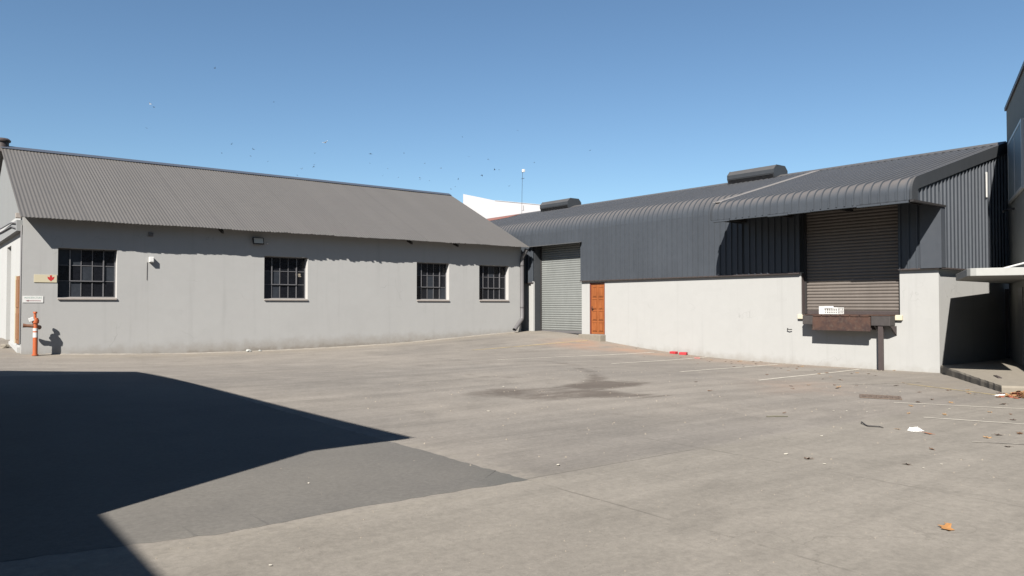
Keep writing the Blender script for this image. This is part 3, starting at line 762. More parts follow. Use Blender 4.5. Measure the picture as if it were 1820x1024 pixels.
def roller_door(q, x, m, name_label, zb):
    r2 = random.Random(9)
    mb = MB(); slats(mb, q[0] - .02, q[1] + .02, zb, q[3] + .05, lambda a, z, d: (x - d, a, z), .094, .026, r2)
    d = mb.build('roller_door', m, K, smooth=1.0); d['label'] = name_label
    mb = MB()
    for g0, g1 in ((q[0] + .001, q[0] + .075), (q[1] - .075, q[1] - .001)):
        mb = MB(); mb.box(x - .06, x + .02, g0, g1, zb, q[3]); mb.build('guide_rail', M['dark_steel'], d)
    mb = MB(); mb.box(x - .04, x + .015, q[0] + .08, q[1] - .08, zb - .01, zb + .09); mb.build('bottom_rail', M['pipe_grey'] if m is M['shutter_pale'] else M['brown_steel'], d, .006)
    return d
mb = MB(); mb.box(18.872, 19.3, -.216, -.202, .3, 4.19); mb.build('jamb_lining', M['clad_dark'], K)
mb = MB(); mb.box(18.90, 19.3, dock[1] - .016, dock[1] - .002, 1.36, 2.6); mb.build('jamb_lining', M['brown_steel'], K)
roller_door(roller, 19.24, M['shutter_pale'], 'pale grey-green roller door at ground level', .46)
roller_door(dock, 19.10, M['shutter_brown'], 'brown roller door above the loading dock', 1.36)
# dock sill
mb = MB(); mb.box(18.79, 19.2, -15.93, -12.80, 1.20, 1.344); mb.build('dock_sill', simple('chipped_cream_sill', (.68, .62, .47), .85, .3, 5, bump=.4), K, .012)
# orange panelled door
mb = MB(); y0, y1, z0, z1 = odoor
mb.box(18.88, 18.96, y0, y0 + .05, z0_ := odoor[2], odoor[3]); mb.box(18.88, 18.96, odoor[1] - .05, odoor[1], odoor[2], odoor[3]); mb.box(18.88, 18.96, odoor[0] + .05, odoor[1] - .05, odoor[3] - .05, odoor[3])
fr = mb.build('door_frame', M['wood_frame'], K, .004)
mb = MB(); a0, a1, b0, b1 = odoor[0] + .052, odoor[1] - .052, odoor[2] + .01, odoor[3] - .052
mb.box(18.915, 18.95, a0, a1, b0, b1)
pw = (a1 - a0 - .25) / 2; hs = [.36, .36, .4, .4]; zz = b0 + .10
for hgt in (.37, .37, .40, .40):
    for k in (0, 1):
        ya = a0 + .075 + k * (pw + .1)
        mb.prism([(18.915, ya, zz), (18.915, ya + pw, zz), (18.915, ya + pw, zz + hgt), (18.915, ya, zz + hgt)], (-.004, 0, 0))
        mb.box(18.893, 18.912, ya + .035, ya + pw - .035, zz + .035, zz + hgt - .035)
        for (p0, p1, q0, q1) in ((ya, ya + pw, zz, zz + .02), (ya, ya + pw, zz + hgt - .02, zz + hgt), (ya, ya + .02, zz, zz + hgt), (ya + pw - .02, ya + pw, zz, zz + hgt)): mb.box(18.897, 18.914, p0, p1, q0, q1)
    zz += hgt + .075
dd = mb.build('door', M['wood'], K, .004); dd['label'] = 'orange varnished wooden door with eight raised panels'
mb = MB(); mb.tube([(18.915, a1 - .06, 1.5), (18.86, a1 - .06, 1.5), (18.85, a1 - .08, 1.5), (18.85, a1 - .18, 1.5)], .011, 8); mb.box(18.905, 18.914, a1 - .085, a1 - .035, 1.40, 1.58); mb.build('handle', M['dark_steel'], dd)

# ridge ventilators
def vent(y0, y1, x0=22.9, x1=23.8):
    xm = (x0 + x1) / 2
    pr = [(x0 + .1, RZ - .14), (x0, RZ + .12), (x0, RZ + .26), (x0 + .17, RZ + .43), (x1 - .17, RZ + .43), (x1, RZ + .26), (x1, RZ + .12), (x1 - .1, RZ - .14)]
    mb = MB(); mb.prism([(x, y0, z) for x, z in pr], (0, y1 - y0, 0)); v = mb.build('ridge_ventilator', M['clad_dark'], kroof, .012)
    mb = MB()
    for k in range(4):
        z = RZ - .06 + k * .04; x = x0 + .095 - .1 * (k + .6) / 5
        mb.box(x - .03, x + .03, y0 + .05, y1 - .05, z, z + .008)
    mb.build('louvre', M['dark_steel'], v)
    for ya in (y0 - .012, y1 - .012):
        mb = MB(); mb.prism([(xm + (x - xm) * 1.015, ya, RZ + .15 + (z - RZ - .15) * 1.02) for x, z in pr], (0, .025, 0)); mb.build('end_cap', M['clad_dark'], v)
vent(2.09, 4.18); vent(-9.35, -7.28)
# red painted sheets on the far end of the roof
mb = MB(); mb.prism([(22.5, 6.3, zr(22.5) + .05), (23.3, 6.3, zr(23.3) + .06), (23.3, 11.9, zr(23.3) + .06), (21.3, 11.9, zr(21.3) + .05), (22.0, 7.6, zr(22.0) + .05)], (0, 0, .012)); mb.build('red_roof_sheet', M['redroof'], kroof)

# concrete step by the orange door
mb = MB(); sx = [18.56, 18.868]; 
mb.prism([(18.56, -4.52, -.2), (18.60, -3.25, -.2), (18.868, -3.25, -.2), (18.868, -4.52, -.2)], (0, 0, .665)); st = mb.build('concrete_step', M['concrete'], None, .02, loc=(18.7, -4, .1)); tag(st, 'chipped concrete doorstep below the orange wooden door', 'step')

# dock leveller
D = thing('dock_leveller', (18.6, -14.4, 1.2), 'rusty dock leveller with a hinged steel plate and dark buffers under the brown shutter', 'dock leveller')
for ya, yb, lb in ((-13.50, -13.15, None), (-15.76, -15.23, None)):
    mb = MB(); mb.box(18.48, 18.785, ya, yb, 1.045, 1.315); mb.build('buffer', simple('worn_rubber', (.06, .052, .05), .8, .4, 9, bump=.4), D, .018)
mb = MB(); mb.box(18.47, 19.1, -15.76, -13.15, 1.318, 1.350); mb.build('deck_plate', M['rust'], D, .006)
mb = MB(); mb.prism([(18.46, -13.49, 1.295), (18.44, -13.49, .885), (18.475, -13.49, .885), (18.49, -13.49, 1.295)], (0, -1.735, 0))
lp = mb.build('lip_plate', M['rust'], D, .006)
mb = MB(); n = 6
for k in range(n): mb.tube([(18.455, -13.52 - k * 1.7 / n, 1.305), (18.455, -13.52 - (k + .86) * 1.7 / n, 1.305)], .016, 8)
mb.build('hinge', M['rust'], lp)
mb = MB(); mb.box(18.56, 18.85, -15.2, -13.55, .93, 1.30); mb.prism([(18.50, -15.3, 1.04), (18.86, -15.3, 1.04), (18.86, -15.3, .80)], (0, -.04, 0)); mb.prism([(18.50, -15.72, 1.04), (18.86, -15.72, 1.04), (18.86, -15.72, .78)], (0, -.04, 0)); mb.build('support_frame', M['brown_steel'], D)
mb = MB(); mb.box(18.52, 18.60, -15.53, -15.43, -.5, 1.04); mb.box(18.505, 18.52, -15.55, -15.41, -.5, 1.04); mb.build('post', M['brown_steel'], D, .006)

mb = MB(); mb.tube([(18.865, -12.42, .90), (18.80, -12.44, .88), (18.79, -12.52, .865), (18.80, -12.60, .875)], .014, 8); tag(mb.build('wall_hook', M['dark_steel'], smooth=.8, loc=(18.87, -12.45, .89)), 'small dark bent hook on the white wall left of the dock leveller', 'hook')
# white plastic crate on the dock
t = thing('plastic_crate', (18.72, -13.98, 1.352), 'white plastic crate lying broken on the dock plate before the brown shutter', 'crate')
mb = MB(lambda x, y, z: (18.74 + x * .96 + y * .12, -13.93 + y - x * .1, 1.353 + z))
x0, x1, y0, y1, zt = -.15, .16, -.30, .28, .2
for (a, b, c, d) in ((x0, x0 + .02, y0, y1), (x1 - .02, x1, y0, y1), (x0 + .02, x1 - .02, y0, y0 + .02), (x0 + .02, x1 - .02, y1 - .02, y1)):
    mb.box(a, b, c, d, .165, zt); mb.box(a, b, c, d, .0, .03); mb.box(a, b, c, d, .075, .095)
    if b - a > d - c:
        for k in range(5): mb.box(a + (b - a) * k / 4.2, a + (b - a) * k / 4.2 + .016, c + .002, d - .002, .03, .165)
    else:
        for k in range(9): mb.box(a + .002, b - .002, c + (d - c) * k / 8.3, c + (d - c) * k / 8.3 + .016, .03, .165)
mb.box(x0, x1, y0, y1, -.0, .008)
mb.build('basket', M['white'], t)
mb = MB(lambda x, y, z: (18.60 + x, -13.72 + y, 1.353 + z)); mb.box(-.03, -.01, -.08, .09, 0, .23); mb.box(-.03, -.01, -.36, -.08, .17, .235); mb.build('handle_panel', M['white'], t, .004)

# ------------------------------------------------------------------ office building at the right
Q = (23.6, -16.87); ev = (.915, .4035); nv = (.4035, -.915)
def OX(s, d, z): return (Q[0] - ev[0] * s + nv[0] * d, Q[1] - ev[1] * s + nv[1] * d, z)
O = thing('office_building', (*OX(0, 3, 0)[:2], 0), 'tall pale grey building at the right edge with a large white framed window', 'building')
mb = MB(OX); mb.box(.25, 5.3, 0, 9, -.6, 7.5); mb.box(5.301, 14.5, .25, 9, -.6, 2.5); mb.build('wall', M['office_wall'], O)
mb = MB(OX); mb.box(.19, 5.36, -.05, 9.1, 7.47, 7.58); mb.build('roof_edge', simple('dark_gutter', (.13, .11, .12), .5), O, .01)
mb = MB(OX)
for (a, b, c, d) in ((1.25, 1.33, 4.55, 6.3), (4.6, 4.68, 4.55, 6.3), (1.33, 4.6, 4.55, 4.62), (1.33, 4.6, 6.23, 6.3), (2.95, 3.0, 4.62, 6.23)): mb.box(a, b, -.07, -.002, c, d)
ow = mb.build('window', M['white'], O)
mb = MB(OX); mb.box(1.331, 2.949, -.06, -.045, 4.621, 6.229); mb.box(3.001, 4.599, -.06, -.045, 4.621, 6.229); mb.build('glass', M['glass_office'], ow)
mb = MB(OX); mb.tube([(2.2, -.001, 4.3), (2.2, -.2, 4.28), (2.5, -.3, 4.2)], .03, 8); mb.build('bracket', M['dark_steel'], O)
mb = MB(OX); mb.box(.12, .24, -.12, .0, -.1, 2.1); mb.build('downpipe', M['dark_steel'], O)
mb = MB(OX); mb.box(3.0, 3.95, -.03, -.002, .05, 2.08); od = mb.build('door', simple('grey_door_paint', (.2, .2, .19), .5), O, .005)
# canopy: a concrete slab with rounded near end, along this wall
mb = MB()
c1 = OX(8.05, -.003, 0); c2 = OX(8.05, -1.1, 0); c3 = OX(8.03, -1.25, 0); c4 = OX(7.96, -1.36, 0); c5 = OX(7.8, -1.42, 0)
top = [q[:2] for q in (OX(.5, -.003, 0), c1, c2, c3, c4, c5)] + [(18.95, -17.26), (22.6, -17.12)]
n = len(top); lo_ = [mb.p(a, b, 2.25) for a, b in top]; hi_ = [mb.p(a, b, 2.42) for a, b in top]
mb.face(lo_[::-1]); mb.face(hi_)
for k in range(n): mb.face((lo_[k], lo_[(k + 1) % n], hi_[(k + 1) % n], hi_[k]))
cn = mb.build('canopy', M['concrete_pale'], O, .012)
mb = MB(OX); mb.tube([(6.9, -.75, 2.42), (5.25, -.02, 2.66)], .025, 8); mb.build('tie_rod', M['white'], cn)
# platform in front of it
def platform():
    near = Vector((14.33, -19.93)); far = Vector((18.62, -17.04)); r2 = random.Random(3)
    pts = []
    for k in range(26):
        q = near.lerp(far, k / 25); nrm = Vector((-.56, .83)); pts.append(q + nrm * (r2.gauss(0, .010) if 0 < k < 25 else 0))
    pts += [Vector((18.88, -16.88)), Vector((27, -16.9)), Vector((27, -22)), Vector((18.2, -25.8))]
    mb = MB(); lo = [mb.p(q.x, q.y, -.6) for q in pts]; mid = [mb.p(q.x, q.y, -.01 + r2.gauss(0, .006)) for q in pts]
    c = sum((q for q in pts), Vector((0, 0))) / len(pts)
    hi = [mb.p(*(q + (c - q).normalized() * (.012 + .014 * r2.random())), .03) for q in pts]
    n = len(pts)
    for a, b in ((lo, mid), (mid, hi)):
        for k in range(n): mb.face((a[k], a[(k + 1) % n], b[(k + 1) % n], b[k]))
    mb.face(hi)
    return mb.build('platform', M['concrete'])
struct(platform(), 'raised concrete platform with a chipped kerb edge')
mb = MB(); mb.prism([(16.0, -19.35, .031), (16.55, -19.05, .031), (16.53, -18.99, .031), (15.98, -19.28, .031)], (0, 0, .02)); tag(mb.build('timber_offcut', M['brown_steel'], loc=(16.2, -19.2, .03)), 'dark strip of timber lying on the sunlit platform', 'timber')

# ------------------------------------------------------------------ shed beside the camera that throws the big shadow
EZ = 4.18; ex = 2.27 - 1.02 * EZ
def shed_xf(x, y, z):
    c, s_ = math.cos(R(2.2)), math.sin(R(2.2)); dx, dy = x - ex, y + 20.47
    return (ex + dx * c - dy * s_, -20.47 + dx * s_ + dy * c, z)
H = thing('storage_shed', (-6.9, -14.4, 0), 'gable roofed shed standing just left of the view, shading the yard', 'shed')
mb = MB(shed_xf); mb.box(ex - 9.2, ex - 1.32, -20.458, -8.5, -.5, EZ - .038)
mb.prism([(ex - 9.85, -20.46, EZ - .035), (ex - .03, -20.46, EZ - .035), (ex - 4.95, -20.46, EZ + 2.35)], (0, 12.1, 0)); mb.build('wall', simple('shed_plaster', (.30, .29, .27), .85, .1, 2), H)
mb = MB(shed_xf)
def shed_slope(sign):
    def f(y, o):
        return [(ex - 4.95 + sign * d, y, EZ + .487 * (4.95 - d) + o) for d in (4.95, 2.5, 0)]
    return f
for sg in (1, -1):
    rows = []; n = 700
    for i in range(n + 1):
        y = -20.47 + 12.14 * i / n; rows.append([(a, b, c) for a, b, c in shed_slope(sg)(y, .017 * math.sin(2 * math.pi * i / 5.77))])
    mb.grid(rows)
mb.build('roof', M['gable_roof'], H, smooth=1.0)
Bk = thing('brick_store', (-10, -30, 0), 'plain tall store behind the shed, outside the view', 'building')
mb = MB(); mb.box(-14, -6.72, -44, -21.6, -.5, 5.0); mb.build('wall', simple('store_plaster', (.33, .3, .27), .85, .1, 2), Bk)
mb = MB(); mb.box(-14.1, -6.62, -44.1, -21.5, 5.001, 5.12); mb.build('roof', M['clad_dark'], Bk)

for (bx0, bx1, by0, by1, bh, lb, cc) in ((2, 70, -95, -62, 15, 'long dark block added behind the viewer to cut sky light', (.10, .06, .045)), (-95, -60, -70, 30, 16, 'tall dark block added west of the yard to cut sky light, outside the view', (.09, .058, .045))):  # unseen blocks added to cut sky and ground light on the shaded walls
    t = thing('light_blocker', ((bx0 + bx1) / 2, (by0 + by1) / 2, 0), lb, 'building')
    mb = MB(); mb.box(bx0, bx1, by0, by1, -.5, bh); mb.build('wall', simple('blocker_dark', cc, .9, .25, 1.5), t)
    mb = MB(); mb.box(bx0 - .2, bx1 + .2, by0 - .2, by1 + .2, bh + .001, bh + .3); mb.build('roof', M['clad_dark'], t)

# ------------------------------------------------------------------ far white building and mast
t = thing('white_building', (50, 40, 0), 'bright white windowless building rising behind the warehouse roofs', 'building')
mb = MB(); mb.prism([(42.8, 40, -1), (42.8, 40, 13.2), (44.8, 40, 13.05), (46.9, 40, 12.87), (49.5, 40, 12.86), (53.2, 40, 12.93), (62, 40, 13.1), (62, 40, -1)], (17, 20, 0)); mb.build('wall', M['white_building_paint'], t)
mb = MB(); mb.prism([(46.9, 39.97, 12.86), (53.2, 39.97, 12.92), (62, 39.97, 13.09), (62, 39.97, 13.14), (53.2, 39.97, 12.97), (46.9, 39.97, 12.91)], (17, 20.06, 0)); mb.build('coping', M['white_building_paint'], t)
t = thing('antenna_mast', (23.5, 6.4, 6.4), 'thin antenna mast with a small white box on top, behind the slate roof', 'antenna')
mb = MB(); mb.tube([(23.5, 6.42, 6.3), (23.5, 6.40, 7.6), (23.5, 6.35, 8.9)], .010, 6); mb.tube([(23.5, 6.26, 6.72), (23.5, 6.26, 7.0)], .012, 6); mb.tube([(23.5, 6.42, 6.74), (23.5, 6.22, 6.74)], .008, 6); mb.tube([(23.5, 6.45, 8.46), (23.5, 6.2, 8.46)], .012, 6); mb.build('pole', M['dark_steel'], t)
mb = MB(); mb.box(23.42, 23.54, 6.18, 6.31, 8.8, 8.95); mb.build('receiver_box', M['white'], t, .01)
mb = MB(); mb.tube([(23.5, 6.40, 8.82), (23.5, 6.33, 8.9)], .03, 6); mb.build('clamp', M['dark_steel'], t)

# ------------------------------------------------------------------ birds
birdm = simple('dark_feathers', (.03, .03, .035), .8); birdw = simple('white_feathers', (.85, .85, .85), .8)
def bird_mesh(name, m, flap):
    mb = MB()
    mb.tube([(-.11, 0, 0), (-.05, 0, .01), (.03, 0, .012), (.09, 0, .02), (.12, 0, .018)], [.006, .03, .035, .025, .006], 8)
    for s in (1, -1):
        mb.prism([(.05, s * .02, .015), (.06, s * .12, .015 + flap * .6), (.0, s * .24, .015 + flap), (-.02, s * .13, .012 + flap * .6), (-.04, s * .02, .012)], (0, 0, .008))
    mb.prism([(-.1, .012, 0), (-.18, .04, 0), (-.18, -.04, 0), (-.1, -.012, 0)], (0, 0, .006))
    return mb.build(name, m, smooth=.8)
b0 = [bird_mesh('bird', birdm, f) for f in (.08, -.06, .14)]
BP = [(18.2,63.0,23.0),(16.5,58.6,19.7),(26.7,63.6,20.2),(25.7,53.7,17.9),(24.4,50.8,16.6),(25.9,64.5,19.2),(36.7,78.9,21.6),(35.7,74.2,28.8),(39.6,69.8,21.7),(31.7,52.0,16.7),(36.2,62.4,18.5),(31.4,54.6,16.6),(29.6,51.5,15.3),(34.5,44.6,17.1),(39.1,45.8,17.9),(48.0,70.4,21.4),(48.3,65.9,20.1),(47.4,65.6,19.0),(48.9,64.1,18.7),(40.5,43.8,16.7),(42.2,47.6,15.8),(48.0,57.1,17.4),(50.9,59.5,17.9),(56.3,60.8,18.8),(56.5,61.8,17.9),(40.6,39.0,13.4),(51.7,53.1,22.6),(53.7,54.6,20.6),(52.2,48.4,19.2),(46.0,38.8,15.9),(52.6,46.7,17.7),(43.1,37.1,14.8),(63.5,58.7,18.3),(64.6,54.6,21.1),(48.6,53.2,18.4),(24.0,61.2,27.9),(71.7,51.0,23.1),(56.4,48.0,23.2)]
for i, q in enumerate(BP):
    o = b0[i] if i < 3 else b0[i % 3].copy()
    if i >= 3: COL.objects.link(o)
    o.location = q; o.rotation_euler = (rr.uniform(-.5, .5), rr.uniform(-.3, .3), rr.uniform(0, 6.28)); o.scale = [rr.uniform(.5, .85)] * 3
    tag(o, 'tiny dark bird in the flock flying above the grey roofs', 'bird', 'dark birds flying over the roofs')
w0 = bird_mesh('bird', birdw, .1); w0.location = (17.1, 59.8, 22.5); w0.rotation_euler = (.3, 0, 2.2); w0.scale = (1.0,) * 3
tag(w0, 'sunlit white bird high over the left roof, leftmost of the white birds', 'bird', 'white birds')
w1 = w0.copy(); COL.objects.link(w1); w1.location = (31.4, 48.6, 18.5); w1.rotation_euler = (-.4, .2, .8); w1.scale = (1.3,) * 3
tag(w1, 'sunlit white bird just above the middle of the left roof ridge', 'bird', 'white birds')

# ------------------------------------------------------------------ litter
def leaf_mesh(name, seed, m):
    r2 = random.Random(seed); mb = MB(); n = 11; pts = []
    for k in range(n):
        a = 2 * math.pi * k / n; rad = .05 * (1.0 if k % 2 == 0 else .55) * r2.uniform(.8, 1.2)
        pts.append((math.cos(a) * rad * 1.15, math.sin(a) * rad * .85, .006 + .02 * r2.random() * (1 if k % 2 == 0 else .4)))
    c = mb.p(0, 0, .010); ids = [mb.p(*q) for q in pts]
    c2 = mb.p(0, 0, .0075); id2 = [mb.p(q[0], q[1], q[2] - .0025) for q in pts]
    for k in range(n):
        mb.face((c, ids[k], ids[(k + 1) % n])); mb.face((c2, id2[(k + 1) % n], id2[k])); mb.face((ids[k], id2[k], id2[(k + 1) % n], ids[(k + 1) % n]))
    mb.tube([(.05, 0, .008), (.085, .01, .006)], .002, 5)
    return mb.build(name, m, smooth=.7)
lmats = [simple('brown_leaf', (.17, .085, .04), .8, .3, 40), simple('dark_leaf', (.075, .045, .03), .8, .3, 40), simple('tan_leaf', (.40, .24, .11), .8, .3, 40)]
proto = [leaf_mesh('fallen_leaf', k, lmats[(k) % 3]) for k in range(6)]
LP = [(18.14,-5.86),(18.41,-6.53),(17.66,-8.86),(17.35,-10.53),(17.08,-10.83),(17.72,-10.41),(17.64,-11.0),(17.85,-11.07),(18.33,-11.09),(16.4,-13.55),(16.59,-13.62),(15.97,-14.25),(16.79,-13.99),(17.73,-13.45),(17.99,-13.41),(13.86,-14.99),(16.75,-14.55),(15.54,-15.38),(16.06,-15.29),(13.97,-16.37),(14.85,-16.08),(14.15,-16.7),(16.54,-15.7),(16.88,-15.66),(16.86,-15.98),(16.38,-16.39),(18.73,-15.74),(11.16,-17.36),(11.64,-17.02),(12.19,-17.09),(12.73,-17.35),(12.06,-17.78),(12.34,-17.66),(13.06,-17.66),(13.85,-18.1),(14.75,-17.85),(9.36,-16.74),(10.55,-15.48),(9.36,-20.42),(7.8,-19.3),(11.02,-19.81),(11.45,-20.16),(13.75,-19.17),(13.86,-19.18),(14.27,-19.34),(12.82,-19.04),(13.44,-19.79),(13.5,-19.66),(11.66,-19.77),(11.97,-20.78),(10.59,-21.08),(10.62,-21.36),(9.93,-21.63),(9.68,-20.8),(6.48,-21.99),(8.21,-22.05),(7.87,-22.04),(8.59,-22.16),(7.38,-22.44),(7.63,-21.07),(4.83,-21.46),(5.38,-22.22),(10.35,-20.0)]
for k in range(14): LP.append((17.2 + rr.gauss(0, .7), -11.6 + rr.gauss(0, 1.6)))
for i, (x, y) in enumerate(LP):
    k = (i * 7) % 6
    o = proto[i] if i < 6 else proto[k].copy()
    if i >= 6: COL.objects.link(o)
    o.location = (x, y, gz(x, y) + .002); o.rotation_euler = (rr.uniform(-.15, .15), rr.uniform(-.15, .15), rr.uniform(0, 6.28)); o.scale = [rr.uniform(.5, 1.05)] * 3
    tag(o, 'small dry brown leaf lying on the grey paving', 'leaf', 'dry leaves scattered over the yard')
def one_leaf(x, y, s, m, label, rz):
    o = leaf_mesh('fallen_leaf', int(s * 100), m); o.location = (x, y, gz(x, y) + .004); o.scale = (s, s, s * .6); o.rotation_euler = (.05, -.1, rz)
    return tag(o, label, 'leaf')
one_leaf(3.30, -23.46, 1.35, simple('orange_leaf', (.46, .22, .07), .8, .3, 40), 'largest orange-brown leaf, alone on the paving at lower right', .4)
one_leaf(7.58, -21.48, 1.2, simple('rust_leaf', (.42, .15, .06), .8, .3, 40), 'orange leaf on the paving just below the white paper', 1.4)
def pile():
    mb = MB(); r2 = random.Random(8)
    for k in range(130):
        cx = 13.83 + r2.gauss(0, .22) + .12 * 0; cy = -20.42 + r2.gauss(0, .16); d = max(0, .13 - .5 * math.hypot(cx - 13.85, cy + 20.45))
        z = gz(cx, cy) + .01 + r2.random() * d; a = r2.uniform(0, 6.28); s = r2.uniform(.035, .06); tx, ty = r2.uniform(-.5, .5), r2.uniform(-.5, .5)
        mb.m = r2.randrange(3)
        pts = []
        for j in range(6):
            b = a + j * 1.047; q = s * (1 if j % 2 else .7); pts.append((cx + math.cos(b) * q, cy + math.sin(b) * q, z + (math.cos(b) * tx + math.sin(b) * ty) * q))
        mb.prism(pts, (0, 0, .004))
    o = mb.build('leaf_pile', [lmats[0], simple('red_leaf', (.33, .10, .05), .8, .3, 40), lmats[2]]); return tag(o, 'heap of red and tan dry leaves against the platform front', 'leaves', None, 'stuff')
pile()
def crumple(name, x, y, w, d, h, m, seed, label, cat, rz=0):
    r2 = random.Random(seed); nxx, nyy = 9, 6; top = []
    c, s = math.cos(rz), math.sin(rz)
    for i in range(nxx):
        row = []
        for j in range(nyy):
            a = (i / (nxx - 1) - .5) * w * r2.uniform(.85, 1.1); b = (j / (nyy - 1) - .5) * d * r2.uniform(.8, 1.1)
            e = min(i, nxx - 1 - i, j, nyy - 1 - j); row.append((x + a * c - b * s, y + a * s + b * c, gz(x, y) + .006 + (h * r2.random() if e else 0)))
        top.append(row)
    mb = MB(); mb.grid(top); mb.grid([[(q[0], q[1], q[2] - .003) for q in r][::-1] for r in top])
    return tag(mb.build(name, m, loc=(x, y, gz(x, y))), label, cat)
crumple('crumpled_paper', 7.70, -21.27, .19, .12, .05, M['white'], 2, 'crumpled white paper on the paving at right, the largest scrap', 'paper', -.4)
crumple('plastic_strip', 13.68, -20.18, .42, .09, .02, M['white'], 3, 'flat white plastic strip lying against the platform corner', 'plastic', -.35)
scrap = None
for i, (x, y) in enumerate([(11.61,-18.39),(8.82,-19.73),(8.65,-19.61),(8.98,-19.97),(10.48,-20.54),(9.71,-21.32),(5.68,-22.43),(5.34,-22.4),(4.72,-21.71),(6.28,-20.78),(4.36,-16.48),(.25,-19.32),(4.87,-21.18),(2.54,-20.11),(6.59,-13.95),(8.47,-14.23),(-.84,-21.27)]):
    if scrap is None:
        mb = MB(); mb.prism([(-.03, -.012, 0), (.01, -.02, .003), (.032, .004, .006), (.0, .02, .002), (-.025, .012, .004)], (0, 0, .006)); scrap = o = mb.build('paper_scrap', simple('pale_scrap', (.62, .58, .5), .8))
    else:
        o = scrap.copy(); COL.objects.link(o)
    o.location = (x, y, gz(x, y) + .006); o.rotation_euler = (0, 0, rr.uniform(0, 6)); o.scale = [rr.uniform(.35, .85)] * 3
    tag(o, 'tiny pale scrap lying on the open paving', 'scrap', 'pale scraps scattered over the yard')
brick = simple('red_brick', (.50, .03, .04), .7, .25, 30)
for i, (x, y, s, lb) in enumerate([(18.60,-8.13,1,'left red brick piece lying at the foot of the white wall'), (18.66,-8.50,1.1,'right red brick piece lying at the foot of the white wall'), (17.97,-9.64,.8,'flattened pale red piece lying beside the painted line')]):
    mb = MB(); mb.prism([(-.09, -.12, 0), (.085, -.12, 0), (.09, .115, 0), (-.085, .12, 0)], (0, 0, .085 if i < 2 else .03)); o = mb.build('brick_piece', brick if i < 2 else simple('pale_red', (.55, .16, .15), .7, .2, 30), None, .012); o.location = (x, y, gz(x, y) - .003); o.scale = (s,) * 3; o.rotation_euler = (0, 0, .1 + i * .3)
    tag(o, lb, 'brick')
def rock(x, y, s, label, seed, m):
    r2 = random.Random(seed); bm = bmesh.new(); bmesh.ops.create_icosphere(bm, subdivisions=2, radius=s)
    for v in bm.verts: v.co *= r2.uniform(.75, 1.15); v.co.z *= .6
    me = bpy.data.meshes.new('stone'); bm.to_mesh(me); bm.free(); me.materials.append(m); o = bpy.data.objects.new('stone', me); COL.objects.link(o); o.location = (x, y, gz(x, y) + s * .3); return tag(o, label, 'stone')
rock(-.28, 1.5, .13, 'tan stone on the bare ground beside the building corner, far left', 1, M['concrete'])
rock(6.45, -.12, .10, 'pale stone at the foot of the grey wall, left one of two', 2, M['concrete_pale'])
rock(6.85, -.10, .06, 'pale stone at the foot of the grey wall, smaller right one', 3, M['concrete_pale'])
mb = MB(); z = gz(7.6, -20.65)
mb.tube([(7.78, -20.50, z + .012), (7.68, -20.56, z + .03), (7.60, -20.65, z + .012), (7.53, -20.72, z + .014), (7.60, -20.84, z + .012), (7.55, -20.92, z + .012)], [.006, .009, .008, .009, .007, .004], 8)
tag(mb.build('twig', M['dark_steel'], smooth=.8, loc=(7.6, -20.65, z)), 'crooked dark twig lying on the paving at right', 'twig')
mb = MB(); z = gz(7.35, -19.5); mb.tube([(7.22, -19.38, z + .01), (7.34, -19.47, z + .012), (7.47, -19.57, z + .01)], [.008, .011, .007], 7); tag(mb.build('twig', simple('dry_stick', (.16, .15, .11), .8), smooth=.8, loc=(7.35, -19.5, z)), 'straight thin stick lying on the open paving', 'twig')
# drain grate
t = thing('drain_grate', (11.2, -19.05, gz(11.2, -19.05)), 'rusty iron drain grate set in the paving at right', 'drain')
gang = math.atan2(-.49, .26)
def gxf(a, b, c):
    x = 11.19 + math.cos(gang) * a - math.sin(gang) * b; y = -19.08 + math.sin(gang) * a + math.cos(gang) * b
    return (x, y, gz(x, y) + .006 + c)
mb = MB(gxf); mb.box(-.31, .31, -.24, .24, -.002, .001); mb.build('pit_dark', M['black'], t)  # black plate paints the darkness below the bars; no pit is cut
mb = MB(gxf)
mb.box(-.34, .34, -.27, -.23, 0, .016); mb.box(-.34, .34, .23, .27, 0, .016); mb.box(-.34, -.30, -.23, .23, 0, .016); mb.box(.30, .34, -.23, .23, 0, .016)
for k in range(1, 7): mb.box(-.30 + k * .0857 - .014, -.30 + k * .0857 + .014, -.23, .23, .002, .014)
mb.box(-.30, .30, -.02, .02, .003, .015)
mb.build('frame', simple('dusty_iron', (.16, .12, .095), .8, .3, 20), t)
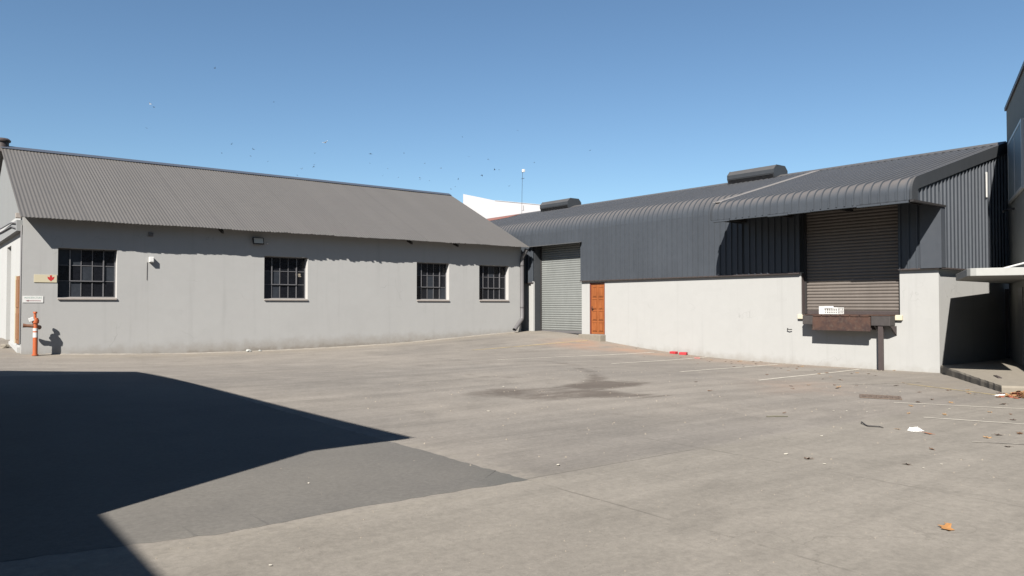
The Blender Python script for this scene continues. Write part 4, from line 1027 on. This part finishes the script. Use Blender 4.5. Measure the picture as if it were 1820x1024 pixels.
# loose grit
mb = MB(); r2 = random.Random(21)
spots = []
for k in range(500): spots.append((r2.uniform(.5, 18.2), -abs(r2.gauss(0, .35)) - .03))
for k in range(350): spots.append((18.85 - abs(r2.gauss(0, .4)), r2.uniform(-16.8, -3.8)))
for k in range(500): spots.append((r2.uniform(0, 14), r2.uniform(-25, -12)))
for k in range(260): spots.append((r2.uniform(-1.5, 5), r2.uniform(-23.5, -20.4)))
zs = gzs(spots)
for (x, y), h in zip(spots, zs):
    if y < -20 and x < 5: s = r2.uniform(.003, .008)
    else: s = r2.uniform(.006, .018)
    a = r2.uniform(0, 6)
    b = [mb.p(x + math.cos(a + j * 1.57) * s * r2.uniform(.7, 1.3), y + math.sin(a + j * 1.57) * s, h - .002) for j in range(4)]; t_ = mb.p(x, y, h + s * .9)
    for j in range(4): mb.face((b[j], b[(j + 1) % 4], t_))
tag(mb.build('loose_grit', simple('grit', (.3, .26, .21), .9, .4, 3)), 'loose grit strewn over the paving', 'grit', None, 'stuff')

# ------------------------------------------------------------------ sky, sun, camera
Ld = Vector((1.02, .64, -1)).normalized()
el = math.asin(-Ld.z); az = math.atan2(-Ld.x, -Ld.y)
w = bpy.data.worlds.new('World'); S.world = w; w.use_nodes = True
nt = w.node_tree; bg = nt.nodes['Background']; sk = nt.nodes.new('ShaderNodeTexSky'); sk.sky_type = 'NISHITA'
sk.sun_disc = False; sk.sun_elevation = el; sk.sun_rotation = az; sk.altitude = 700; sk.air_density = 1.0; sk.dust_density = .3; sk.ozone_density = 2.0
tn = nt.nodes.new('ShaderNodeMix'); tn.data_type = 'RGBA'; tn.blend_type = 'MULTIPLY'; tn.inputs[0].default_value = 1; tn.inputs[7].default_value = (.655, .758, .79, 1)
nt.links.new(sk.outputs[0], tn.inputs[6]); nt.links.new(tn.outputs[2], bg.inputs[0]); bg.inputs[1].default_value = .05
su = bpy.data.lights.new('sun', 'SUN'); su.energy = 5.0; su.angle = R(.53); su.color = (1, .945, .87)
so = bpy.data.objects.new('sun', su); COL.objects.link(so); so.rotation_euler = Ld.to_track_quat('-Z', 'Y').to_euler(); so.location = (0, 0, 30)
ca = bpy.data.cameras.new('camera'); ca.sensor_width = 36; ca.lens = 36 * 1371 / 1820; ca.clip_end = 4000; ca.clip_start = .05
co = bpy.data.objects.new('camera', ca); COL.objects.link(co); co.location = (-2.62, -25.92, 1.6); co.rotation_euler = (R(90) + math.atan(31.5 / 1371), 0, -R(38.2))
S.camera = co
S.view_settings.view_transform = 'Standard'; S.view_settings.look = 'None'; S.view_settings.exposure = 1.6; S.view_settings.gamma = 1
